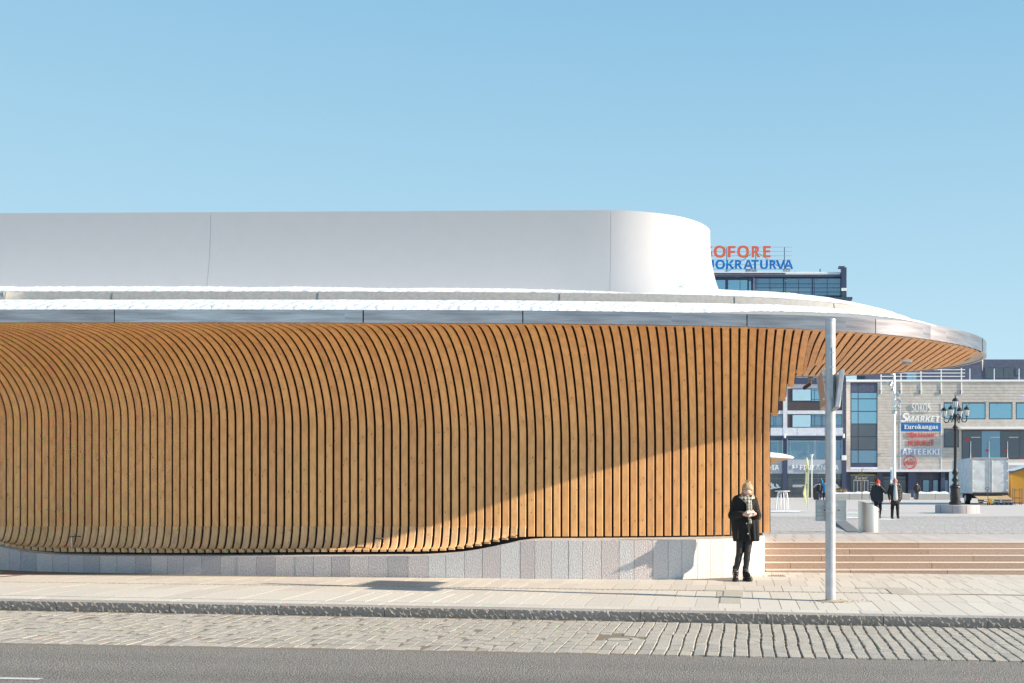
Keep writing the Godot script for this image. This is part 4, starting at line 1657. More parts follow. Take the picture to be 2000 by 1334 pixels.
func lamp_post():
	var d := 59.0
	var c := ground_at(1870, d)
	var sb := thing("round_plinth", "low round granite plinth under the old street lamp", "plinth", c)
	var st := begin()
	lathe(st, c, [[1.2, -0.05], [1.2, 0.42], [1.17, 0.45]], 40)
	part("drum", done(st), M.plinth[3], sb)
	for k in 10:
		var a := TAU * k / 10.0 + 0.12
		piece("joint", box(Vector3(0.02, 0.44, 0.01)), M.joint, sb, c + Vector3(cos(a) * 1.201, 0.21, sin(a) * 1.201), Basis(Vector3.UP, -a + PI / 2))
	var b := V((1866.0 - CX) * d / F, c.y + 0.45, d)
	var lamp := thing("old_street_lamp", "ornate black street lamp with five lanterns on a round plinth", "street lamp", b)
	st = begin()
	lathe(st, b, [[0.34, 0.0], [0.34, 0.16], [0.28, 0.22], [0.26, 0.9], [0.32, 0.95], [0.30, 1.03], [0.18, 1.12]], 8)
	part("pedestal", done(st), M.lamp_iron, lamp)
	st = begin()
	lathe(st, b, [[0.18, 1.10], [0.10, 1.22], [0.22, 1.36], [0.12, 1.50], [0.10, 1.62], [0.20, 1.75], [0.12, 1.90], [0.095, 2.0], [0.08, 4.15], [0.17, 4.25], [0.07, 4.38], [0.06, 4.75], [0.12, 4.85], [0.05, 4.98], [0.04, 5.30]], 16, false)
	part("shaft", done(st), M.lamp_iron, lamp)
	lantern(lamp, b + Vector3(0, 5.28, 0), 1.0)
	for k in 4:
		var a := deg_to_rad(33.0 + 90.0 * k)
		var u := Vector3(cos(a), 0, sin(a))
		st = begin()
		tube(st, [b + Vector3(0, 4.85, 0), b + u * 0.16 + Vector3(0, 4.98, 0), b + u * 0.30 + Vector3(0, 4.80, 0), b + u * 0.42 + Vector3(0, 4.55, 0), b + u * 0.56 + Vector3(0, 4.52, 0), b + u * 0.65 + Vector3(0, 4.62, 0), b + u * 0.65 + Vector3(0, 4.82, 0)], 0.03, 8)
		tube(st, [b + u * 0.10 + Vector3(0, 4.6, 0), b + u * 0.20 + Vector3(0, 4.7, 0), b + u * 0.24 + Vector3(0, 4.85, 0), b + u * 0.16 + Vector3(0, 4.86, 0)], 0.02, 6)
		part("arm", done(st), M.lamp_iron, lamp)
		lantern(lamp, b + u * 0.65 + Vector3(0, 4.80, 0), 0.95)

func lantern(lamp, at: Vector3, k: float):
	var st := begin()
	lathe(st, at, [[0.03 * k, 0.0], [0.11 * k, 0.05 * k], [0.105 * k, 0.06 * k]], 6)
	var cage := part("lantern", done(st), M.lamp_iron, lamp)
	st = begin()
	lathe(st, at, [[0.10 * k, 0.06 * k], [0.165 * k, 0.40 * k]], 6)
	part("pane", done(st), M.milk, cage)
	st = begin()
	for i in 6:
		var a := TAU * i / 6.0
		var u := Vector3(cos(a), 0, sin(a))
		tube(st, [at + u * 0.102 * k + Vector3(0, 0.06 * k, 0), at + u * 0.168 * k + Vector3(0, 0.40 * k, 0)], 0.010, 4)
	lathe(st, at, [[0.19 * k, 0.40 * k], [0.19 * k, 0.42 * k], [0.13 * k, 0.54 * k], [0.07 * k, 0.58 * k], [0.02 * k, 0.62 * k], [0.035 * k, 0.66 * k], [0.01 * k, 0.74 * k]], 6)
	part("lantern_roof", done(st), M.lamp_iron, cage)

func truck():
	var d := 81.0
	var s := d / F
	var c := ground_at(1934, d)
	var t := thing("box_truck", "white box truck seen from behind with its tail lift lowered", "truck", c)
	var w := 71.0 * s
	var y0 := P(0, 964, d).y
	var y1 := P(0, 894.5, d).y
	var x0 := c.x - w / 2
	piece("cargo_box", box(Vector3(w, y1 - y0, 7.2), 0.03), M.truck, t, Vector3(c.x, (y0 + y1) / 2, -d - 3.7))
	for sx in [-1.0, 1.0]:
		piece("rear_door", box(Vector3(w / 2 - 0.09, y1 - y0 - 0.18, 0.05), 0.01), M.truck, t, Vector3(c.x + sx * (w / 4 - 0.03), (y0 + y1) / 2, -d - 0.07))
		piece("lock_bar", box(Vector3(0.045, y1 - y0 - 0.1, 0.05), 0.01), M.galv, t, Vector3(c.x + sx * 0.10 + 0.03, (y0 + y1) / 2, -d - 0.02))
		piece("corner_post", box(Vector3(0.09, y1 - y0 + 0.02, 0.10), 0.01), M.galv, t, Vector3(c.x + sx * (w / 2 - 0.03), (y0 + y1) / 2, -d - 0.05))
		piece("marker_light", box(Vector3(0.12, 0.06, 0.03)), M.red, t, Vector3(c.x + sx * (w / 2 - 0.06), y1 - 0.05, -d + 0.02))
		for k in 4:
			piece("hinge", box(Vector3(0.14, 0.06, 0.05), 0.01), M.white, t, Vector3(c.x + sx * (w / 2 - 0.10), y0 + 0.25 + k * (y1 - y0 - 0.5) / 3.0, -d + 0.0))
	piece("sill", box(Vector3(w, 0.16, 0.12), 0.01), M.dark, t, Vector3(c.x, y0 - 0.02, -d - 0.04))
	piece("head_rail", box(Vector3(w, 0.09, 0.08), 0.01), M.galv, t, Vector3(c.x, y1 - 0.01, -d - 0.03))
	piece("chassis", box(Vector3(0.9, 0.28, 9.0)), M.dark, t, Vector3(c.x, y0 - 0.25, -d - 4.6))
	var lift := piece("tail_lift", box(Vector3(w - 0.2, 0.05, 1.6), 0.01), M.ply, t, Vector3(c.x + 0.1, y0 - 0.30, -d + 0.5), Basis(Vector3.RIGHT, 0.18))
	piece("lift_edge", box(Vector3(w - 0.2, 0.09, 0.05)), M.galv, lift, Vector3(c.x + 0.1, y0 - 0.44, -d + 1.3))
	for sx in [-1.0, 1.0]:
		for z in [2.6, 8.0]:
			var st := begin()
			tube(st, [Vector3(c.x + sx * (w / 2 - 0.38), c.y + 0.45, -d - z), Vector3(c.x + sx * (w / 2 - 0.06), c.y + 0.45, -d - z)], 0.45, 20)
			var wh := part("wheel", done(st), M.rubber, t)
			st = begin()
			tube(st, [Vector3(c.x + sx * (w / 2 - 0.10), c.y + 0.45, -d - z), Vector3(c.x + sx * (w / 2 - 0.04), c.y + 0.45, -d - z)], 0.25, 14)
			part("rim", done(st), M.galv, wh)
		piece("mudguard", box(Vector3(0.38, 0.5, 0.03)), M.dark, t, Vector3(c.x + sx * (w / 2 - 0.22), c.y + 0.55, -d - 2.0))
		piece("side_guard", box(Vector3(0.04, 0.30, 3.4)), M.galv, t, Vector3(c.x + sx * (w / 2 - 0.05), c.y + 0.62, -d - 5.2))
	piece("cab", box(Vector3(w - 0.25, 2.1, 1.9), 0.12), M.white, t, Vector3(c.x, c.y + 1.6, -d - 8.4))
	piece("roof_snow", box(Vector3(1.2, 0.05, 3.2), 0.02), M.snow, t, Vector3(x0 + 0.9, y1 + 0.03, -d - 4.0))

# ------------------------------------------------------------------ buildings across the square
func pb(called: String, parent, m: Material, x0: float, y0: float, x1: float, y1: float, d: float, deep := 0.2, c := 0.0) -> MeshInstance3D:
	var a := P(x0, y1, d)
	var b := P(x1, y0, d)
	return piece(called, box(Vector3(snappedf(b.x - a.x, 0.001), snappedf(b.y - a.y, 0.001), deep), c), m, parent, Vector3((a.x + b.x) / 2, (a.y + b.y) / 2, -d - deep / 2))

# a framed window with panes given as fractions of the opening
func window(parent, x0, y0, x1, y1, d, glass: Material, cols := [1.0], rows := [1.0], bar := 0.7, frame_m = null) -> MeshInstance3D:
	var fm: Material = frame_m if frame_m else M.frame
	var w := pb("window", parent, fm, x0, y0, x1, y1, d + 0.10, 0.10)
	var px: float = x0
	for ci in cols.size():
		var nx: float = px + (x1 - x0) * cols[ci]
		var py: float = y0
		for ri in rows.size():
			var ny: float = py + (y1 - y0) * rows[ri]
			pb("pane", w, glass, px + bar, py + bar, nx - bar, ny - bar, d + 0.06, 0.03)
			py = ny
		px = nx
	return w

func far_buildings():
	shop_block()
	office_block()
	tower()

func shop_block():
	var d := 168.0
	var root := thing("shopping_building", "beige panelled shopping building with a stack of shop signs", "building", P(1850, 972, d))
	pb("wall", root, M.siding[1], 1653, 744.5, 2180, 919, d + 0.16, 18.0)
	var holes := [[1661, 747, 1714, 914], [1843, 786.5, 1872.5, 819], [1879, 786.5, 1925, 819], [1931.5, 786.5, 1977.5, 819], [1984, 786.5, 2030, 819], [2037, 786.5, 2083, 819], [1843, 838, 1873, 873.5], [1878, 838, 2180, 897]]
	var y := 746.0
	var n := 0
	while y < 916.5:
		var y2 := minf(y + 5.6, 917.0)
		var spans := [[1653.0, 2180.0]]
		for h in holes:
			if h[1] < y2 - 0.5 and h[3] > y + 0.5:
				var cut := []
				for sp in spans:
					if h[0] > sp[0] and h[0] < sp[1]: cut.append([sp[0], h[0]])
					if h[2] > sp[0] and h[2] < sp[1]: cut.append([h[2], sp[1]])
					if h[2] <= sp[0] or h[0] >= sp[1]: cut.append(sp)
				spans = cut
		for sp in spans:
			var x0: float = sp[0]
			while x0 < sp[1] - 0.1:
				var x1 := minf(x0 + 62.0, sp[1])
				if sp[1] - x1 < 14.0: x1 = sp[1]
				pb("siding_board", root, M.siding[n % 3], x0 + 0.06, y + 0.25, x1 - 0.06, y2 - 0.15, d, 0.15)
				n += 1
				x0 = x1
		y += 5.6
	pb("coping", root, M.white, 1652, 741.5, 2181, 745.2, d - 0.15, 18.6)
	# glazed stair
	var stair := pb("stair_window", root, M.frame, 1661, 747, 1714, 914, d + 0.10, 0.05)
	var ys := [748.0, 766.5, 779.0, 803.5, 828.0, 853.0, 879.0, 905.0]
	for i in 7:
		for cx in [[1662.8, 1675.4], [1676.8, 1712.0]]:
			pb("pane", stair, [M.slate, M.glass, M.glass, M.glass, M.glass_dark, M.glass_dark, M.glass_mid][i], cx[0], ys[i] + 0.9, cx[1], ys[i + 1] - 0.9, d + 0.06, 0.03)
	pb("spandrel", root, M.pale, 1661, 912.5, 1714, 916, d - 0.02, 0.1)
	for i in range(1, 6):
		var h = holes[i]
		window(root, h[0], h[1], h[2], h[3], d, M.glass, [1.0], [1.0], 1.6)
	window(root, 1843, 838, 1873, 873.5, d, M.glass_dark, [1.0], [1.0], 1.4)
	# wide glazing of the upper floor, with its canopy
	var wide := pb("glazing", root, M.frame, 1878, 840, 2180, 897, d + 0.12, 0.05)
	for i in 8:
		pb("pane", wide, M.glass_dark if i % 3 != 1 else M.glass_mid, 1879.5 + i * 37.6, 842, 1879.5 + (i + 1) * 37.6 - 1.0, 896, d + 0.07, 0.03)
	for i in 8:
		pb("bright_strip", wide, M.pale, 1897 + i * 37.0, 853.5, 1915 + i * 37.0, 854.7, d + 0.04, 0.02)
	for b in [[1884.5, 857, 8, 4], [1925, 878, 5, 4], [1962, 878, 6, 4], [1990, 896, 30, 4]]:
		pb("red_poster", wide, M.deep_red, b[0], b[1], b[0] + b[2], b[1] + b[3], d + 0.03, 0.02)
	pb("canopy", root, M.white, 1876, 833.5, 2180, 837.4, d - 1.6, 1.75)
	pb("canopy_under_board", root, M.ply, 1878, 837.6, 2180, 839.6, d - 0.4, 0.5)  # narrow brown board just below the canopy
	for px in [1896.0, 1932.0, 1968.0]:
		pb("white_mullion", root, M.white, px - 0.6, 862, px + 0.6, 897, d - 0.3, 0.12)
	pb("lower_canopy", root, M.white, 1958, 903, 2180, 908.5, d - 2.0, 2.1)
	pb("lower_band", root, M.pale, 1958, 908.6, 2180, 917, d - 0.6, 0.7)
	# ground floor
	pb("canopy_edge", root, M.pale, 1652.5, 917, 1870, 921.5, d - 1.2, 1.5)
	pb("shop_front", root, M.slate, 1653, 919.2, 2180, 973, d + 1.4, 16.0)
	for px in [[1653, 1660], [1713, 1724], [1774, 1790], [1838, 1846], [1858, 1870]]:
		pb("column", root, M.frame, px[0], 921.6, px[1], 973, d - 0.2, 0.9)
	var ent := pb("entrance", root, M.glass_dark, 1661, 926, 1712, 972.4, d + 1.2, 0.1)
	pb("yellow_beam", ent, M.yellow, 1661, 927, 1712, 929, d + 1.1, 0.06)
	pb("yellow_post", ent, M.yellow, 1710, 929.2, 1712, 936, d + 1.1, 0.06)
	pb("yellow_stripe", ent, M.yellow, 1707.5, 940, 1709.5, 958, d + 1.1, 0.06)
	for i in 5:
		pb("door_post", ent, M.white, 1667 + i * 6.9, 939, 1668.2 + i * 6.9, 961, d + 1.05, 0.08)
	pb("door_head", ent, M.white, 1667, 937.8, 1696, 939.2, d + 1.0, 0.08)
	for i in 4: pb("notice", ent, M.pale, 1699.5, 941.5 + i * 4.4, 1706, 943.3 + i * 4.4, d + 1.1, 0.05)
	var ep := P(1685, 934, d + 1.0)
	lettering("lettering", "MARKET", M.white, ent, ep, 18.5 * d / F, 5.0 * d / F, "Droid Sans", 700, 0.15)
	lettering("lettering", "S", M.white, ent, P(1672, 933.2, d + 1.0), 5.0 * d / F, 7.0 * d / F, "Droid Sans", 700, 0.35)
	window(root, 1724, 930, 1773, 972, d + 1.1, M.glass_dark, [0.5, 0.5], [0.14, 0.86], 0.7)
	for gd in [[1802, 1815], [1822, 1833], [1835, 1853]]:
		window(root, gd[0], 937, gd[1], 965, d + 1.1, M.glass_mid, [1.0], [1.0], 0.8)
	# dark roof storey, set back
	var up := pb("roof_storey", root, M.slate, 1690, 702, 2200, 742.5, d + 6.0, 12.0)
	window(up, 1923, 718, 1979.5, 739.5, d + 5.85, M.glass_dark, [0.31, 0.35, 0.34], [1.0], 0.6)
	window(up, 1983, 720, 1997, 733, d + 5.85, M.glass_dark, [1.0], [1.0], 0.6)
	for px in [1894.5, 1942, 1990.5]:
		pb("rail_post", root, M.pale, px - 0.8, 720, px + 0.8, 741.4, d + 3.0, 0.12)
	pb("glass_lantern", root, M.glass, 1771, 728, 1790, 742, d + 4.0, 0.2)
	# white uprights with rails and lamps
	for px in [1721.0, 1760.0, 1799.0, 1838.5, 1878.0]:
		pb("upright", root, M.white, px - 1.1, 719, px + 1.1, 769.5, d - 0.10, 0.09)
		pb("lamp_box", root, M.frame, px - 2.6, 762, px - 1.0, 769, d - 0.15, 0.14)
	for yy in [722.0, 728.5, 735.0]:
		pb("rail", root, M.white, 1719, yy - 0.7, 1885, yy + 0.7, d - 0.16, 0.05)
	# the stack of shop signs
	var fr := pb("sign_frame", root, M.pale, 1757.6, 787, 1759.2, 917, d - 0.05, 0.04)
	pb("sign_frame", root, M.pale, 1837.6, 787, 1839.2, 917, d - 0.05, 0.04)
	for yy in [787.5, 803.5, 824.5, 875.0, 892.0, 908.0]:
		pb("sign_rail", root, M.pale, 1759.3, yy, 1837.5, yy + 1.0, d - 0.035, 0.03)
	sign_text(root, "SOKOS", M.white, 1781, 788, 1817, 804.5, "Droid Sans", 400, 0.0, 0.16)
	sign_text(root, "S", M.white, 1761.5, 806.5, 1773.5, 824.0, "Droid Sans", 700, 0.3, 0.16)
	sign_text(root, "MARKET", M.white, 1772.5, 812.5, 1835, 823.5, "Droid Sans", 700, 0.18, 0.16)
	pb("sign_panel", root, M.panel_blue, 1759.5, 826, 1838, 842, d - 0.04, 0.03)
	sign_text(root, "Eurokangas", M.white, 1766, 829.3, 1832, 840.3, "Droid Serif", 700, 0.0, 0.08)
	sign_text(root, "T", M.red, 1768.5, 845.5, 1775, 854.5, "Droid Sans", 400)
	sign_text(root, "KMANNI", M.red, 1787, 845.5, 1829, 854.5, "Droid Sans", 400)
	ring(root, 1780.5, 850, 5.6, 1.5, M.red)
	ring(root, 1780.5, 850, 1.9, 1.9, M.red)
	sign_text(root, "HESBURGER", M.deep_red, 1774, 859.0, 1823.5, 871.0, "Droid Sans", 400)
	for px in [1768.5, 1829.5]:
		var st := begin()
		var c := P(px, 865, d - 0.6)
		plate(st, [Vector2(c.x - 0.16, c.y), Vector2(c.x - 0.04, c.y - 0.05), Vector2(c.x, c.y - 0.2), Vector2(c.x + 0.05, c.y - 0.05), Vector2(c.x + 0.16, c.y), Vector2(c.x + 0.05, c.y + 0.05), Vector2(c.x, c.y + 0.2), Vector2(c.x - 0.05, c.y + 0.05)], c.z, c.z + 0.1)
		part("sparkle", done(st), M.cyan, root)
	pb("sign_panel", root, M.sign_grey, 1760, 875.2, 1838, 889.5, d - 0.03, 0.02)
	sign_text(root, "APTEEKKI", M.white, 1762, 876.5, 1836, 888, "Droid Sans", 700, 0.0, 0.12)
	ring(root, 1777.5, 903.0, 13.0, 1.5, M.deep_red)
	sign_text(root, "Alko", M.deep_red, 1768, 897.5, 1788, 908.5, "Droid Sans", 400, 0.3)

func sign_text(root, text, m, x0, y0, x1, y1, face = "Droid Sans", weight = 700, slant = 0.0, depth = 0.04):
	var d := 167.93
	var k := d / F
	lettering("lettering", text, m, root, P((x0 + x1) / 2.0, (y0 + y1) / 2.0, d), (x1 - x0) * k, (y1 - y0) * k, face, weight, slant, depth)

func ring(root, px, py, r, thick, m):
	var d := 167.93
	var k := d / F
	var c := P(px, py, d)
	var st := begin()
	var rows := []
	for e in [[r, -0.03], [r, 0.03], [maxf(r - thick, 0.02), 0.03], [maxf(r - thick, 0.02), -0.03], [r, -0.03]]:
		var row := []
		for i in 41:
			var a := TAU * i / 40.0
			row.append(c + Vector3(cos(a) * e[0] * k, sin(a) * e[0] * k, e[1]))
		rows.append(row)
	for i in 4:
		smooth(st)
		strip(st, rows[i], rows[i + 1])
	part("sign_ring", done(st), m, root)

func office_block():
	var d := 160.0
	var root := thing("office_building", "pale grey office building with brown spandrels above a bank front", "building", P(1560, 972, d))
	pb("wall", root, M.pale, 1330, 742, 1652.6, 858, d + 0.16, 20.0)
	pb("parapet", root, M.frame, 1330, 738, 1652.6, 750, d - 0.1, 0.25)
	pb("side_strip", root, M.slate, 1647, 742, 1652.6, 858, d - 0.06, 0.2)
	for bay in [[1440.0, 1529.0], [1538.0, 1644.5], [1345.0, 1431.0]]:
		var a: float = bay[0]
		var b: float = bay[1]
		pb("brown_panel", root, M.brown, a, 759, b, 801.5, d + 0.02, 0.1)
		pb("brown_panel", root, M.brown, a, 809, b, 835, d + 0.02, 0.1)
		for fl in [[759.5, 783.5], [809.5, 835.0]]:
			var y0: float = fl[0]
			var y1: float = fl[1]
			window(root, a + 9, y0, a + 46.5, y1, d - 0.12, M.glass_pale, [1.0], [1.0], 1.1)
			window(root, a + 46.8, y0, b - 0.4, y1, d - 0.12, M.glass_mid if y0 > 800 else M.glass, [0.10, 0.22, 0.04, 0.22, 0.10, 0.32], [0.12, 0.74, 0.14], 0.45)
		pb("band", root, M.pale, a, 801.8, b, 808.7, d - 0.05, 0.2)
	for px in [[1529.5, 1537.5], [1431.5, 1439.5]]:
		pb("pilaster", root, M.pale, px[0], 750.2, px[1], 858, d - 0.12, 0.3)
	pb("band", root, M.pale, 1330, 835.4, 1646.5, 851, d - 0.10, 0.26)
	for k in 6:
		pb("cladding_joint", root, M.slate, 1341 + k * 54.0, 835.6, 1341.35 + k * 54.0, 850.8, d - 0.112, 0.05)
	pb("cornice", root, M.frame, 1330, 851.2, 1650, 857.5, d - 0.45, 0.6)
	pb("cornice_edge", root, M.galv, 1330, 850.2, 1650, 851.4, d - 0.55, 0.7)
	# bank front
	pb("shop_wall", root, M.slate, 1330, 858, 1653, 973, d + 0.5, 18.0)
	for bay in [[1440.0, 1528.0], [1538.0, 1644.0]]:
		var a: float = bay[0]
		var b: float = bay[1]
		window(root, a, 859.5, b, 897, d + 0.1, M.glass_mid, [0.06, 0.44, 0.02, 0.38, 0.10], [0.08, 0.92], 0.6, M.pale)
		pb("sign_fascia", root, M.fascia_grey, a, 897.5, b, 925, d - 0.1, 0.3)
		window(root, a, 925.5, b, 972, d + 0.1, M.glass_dark, [0.05, 0.52, 0.38, 0.05], [0.20, 0.80], 0.35, M.concrete)
		var x := b - 6.0
		lettering("lettering", "FINLANDIA", M.white, root, P(x - 38, 913, d - 0.15), 76.0 * d / F, 9.6 * d / F, "Droid Sans", 700, 0.0, 0.2)
		for k in 2:
			bird(root, P(x - 88 + k * 7.0, 912, d - 0.15), 0.45 - 0.1 * k)
			bird(root, P(b - 18 + k * 9.5, 950, d + 0.05), 0.8 - 0.2 * k)
		pb("window_print", root, M.pale, a + 10, 947, a + 33, 948.4, d + 0.02, 0.02)
		pb("window_print", root, M.pale, a + 10, 950, a + 29, 951.2, d + 0.02, 0.02)
	for px in [[1528.3, 1537.6], [1644.4, 1652.6]]:
		pb("column", root, M.frame, px[0], 857.8, px[1], 973, d - 0.35, 0.8)
		for e in [0, 1]:
			pb("column_trim", root, M.galv, px[e] - 0.5, 858, px[e] + 0.5, 897, d - 0.42, 0.1)
	pb("wall_lamp", root, M.white, 1644, 889.5, 1653, 899, d - 1.0, 0.6, 0.05)
	for px in [1533.0, 1648.0]:
		pb("wall_camera", root, M.white, px - 2, 847, px + 2, 855.5, d - 0.9, 0.4, 0.05)

func bird(root, at: Vector3, k: float):
	var st := begin()
	plate(st, [Vector2(at.x - 0.75 * k, at.y - 0.6 * k), Vector2(at.x - 0.3 * k, at.y - 0.15 * k), Vector2(at.x - 0.55 * k, at.y + 0.35 * k), Vector2(at.x - 0.35 * k, at.y + 0.8 * k), Vector2(at.x - 0.15 * k, at.y + 0.45 * k), Vector2(at.x + 0.05 * k, at.y + 0.55 * k), Vector2(at.x + 0.25 * k, at.y - 0.05 * k), Vector2(at.x + 0.8 * k, at.y - 0.2 * k), Vector2(at.x + 0.2 * k, at.y - 0.4 * k)], at.z - 0.04, at.z + 0.04)
	part("bird_emblem", done(st), M.white, root)

func tower():
	var d := 190.0
	var root := thing("tower_building", "dark blue glazed roof storey carrying red and blue rooftop letters", "building", P(1520, 972, d))
	pb("lower_wall", root, M.slate, 1300, 586, 1652, 972, d + 1.0, 16.0)
	for fl in 9:
		for k in 11: window(root, 1308.0 + k * 31.0, 596.0 + fl * 41.0, 1331.0 + k * 31.0, 617.0 + fl * 41.0, d + 0.75, M.glass, [0.6, 0.4], [1.0], 0.8)
	pb("ledge", root, M.frame, 1300, 580, 1665, 584.5, d - 1.2, 18.0)
	pb("storey", root, M.slate, 1300, 540, 1652, 580, d + 0.3, 15.0)
	pb("head_beam", root, M.frame, 1300, 536.8, 1644, 541, d - 0.5, 1.2)
	pb("end_wall", root, M.frame, 1643.5, 522, 1653.5, 580, d - 0.7, 1.6)
	pb("end_cap", root, M.slate, 1638, 519.5, 1650, 523, d - 0.5, 1.2)
	pb("white_panel", root, M.white, 1643.4, 562.5, 1653.6, 568, d - 0.75, 0.2)
	pb("roof_snow", root, M.snow, 1300, 531, 1642, 537, d - 0.2, 14.0, 0.1)
	pb("dark_gutter", root, M.frame, 1300, 532.8, 1534, 534.6, d - 0.4, 0.3)
	window(root, 1392, 546.5, 1417, 577, d + 0.1, M.glass, [1.0], [1.0], 0.5)
	window(root, 1421.5, 546.5, 1460, 577, d + 0.1, M.glass, [0.62, 0.38], [1.0], 0.5)
	window(root, 1462, 548, 1467.5, 575, d + 0.1, M.glass, [1.0], [1.0], 0.8)
	pb("post", root, M.galv, 1471.8, 541, 1473.4, 578, d - 0.2, 0.3)
	for k in 3:
		window(root, 1475.0 + k * 56.0, 543.5, 1530.0 + k * 56.0, 577.5, d + 0.1, M.glass_mid, [0.06, 0.46, 0.48], [0.32, 0.23, 0.24, 0.21], 0.55)
	# scaffold and letters
	for yy in [482.5, 491.0, 499.5, 507.5, 516.5, 525.5]:
		pb("rail", root, M.galv, 1330, yy - 0.4, 1547, yy + 0.4, d + 0.6, 0.12)
	for px in [1363.0, 1419.5, 1476.0, 1532.0]:
		pb("scaffold_post", root, M.frame, px - 0.7, 483, px + 0.7, 536, d + 0.8, 0.14)
		pb("post_foot", root, M.galv, px - 3, 527, px + 2, 533, d + 0.5, 0.4)
	for px in [1419.5, 1532.0]:
		var st := begin()
		tube(st, [P(px + 3, 530, d + 1.0), P(px + 48 if px < 1500 else px - 50, 495, d + 1.0)], 0.05, 6)
		part("brace", done(st), M.frame, root)
	var words := [["G", 1370.0, 1391.0, 480.5, 502.5, M.orange_red, 6], ["O", 1394.0, 1417.5, 480.0, 503.0, M.orange_red, 0], ["F", 1421.5, 1436.5, 480.8, 502.3, M.orange_red, 0], ["O", 1439.7, 1463.0, 480.0, 503.0, M.orange_red, 0], ["R", 1468.2, 1484.8, 480.8, 502.3, M.orange_red, 0], ["E", 1490.3, 1505.0, 480.8, 502.3, M.orange_red, 0],
		["V", 1352.0, 1373.0, 508.3, 524.8, M.sign_blue, 0], ["U", 1377.0, 1394.5, 508.3, 525.2, M.sign_blue, 0], ["O", 1397.2, 1416.0, 507.8, 525.4, M.sign_blue, 0], ["K", 1417.8, 1433.5, 508.3, 524.8, M.sign_blue, 0], ["R", 1435.5, 1449.5, 508.3, 524.8, M.sign_blue, 0], ["A", 1452.5, 1470.5, 508.3, 524.8, M.sign_blue, 0], ["T", 1467.3, 1482.0, 508.3, 524.8, M.sign_blue, 0], ["U", 1484.5, 1499.8, 508.3, 525.2, M.sign_blue, 0], ["R", 1503.0, 1516.5, 508.3, 524.8, M.sign_blue, 0], ["V", 1515.0, 1534.0, 508.3, 524.8, M.sign_blue, 0], ["A", 1531.0, 1549.0, 508.3, 524.8, M.sign_blue, 0]]
	for w in words:
		var k := d / F
		var o = lettering("letter", w[0], w[5], root, P((w[1] + w[2]) / 2, (w[3] + w[4]) / 2, d), (w[2] - w[1]) * k, (w[4] - w[3]) * k, "Droid Sans", 700, 0.0, 0.3)
	for b in [[1456, 526, 1466, 533], [1467, 527, 1476, 533], [1535, 524, 1543, 533], [1552, 529, 1554, 533]]:
		pb("roof_unit", root, M.galv, b[0], b[1], b[2], b[3], d + 1.2, 0.8)
	pb("roof_pipe", root, M.frame, 1600.8, 525, 1602.8, 532, d + 2.0, 0.2)

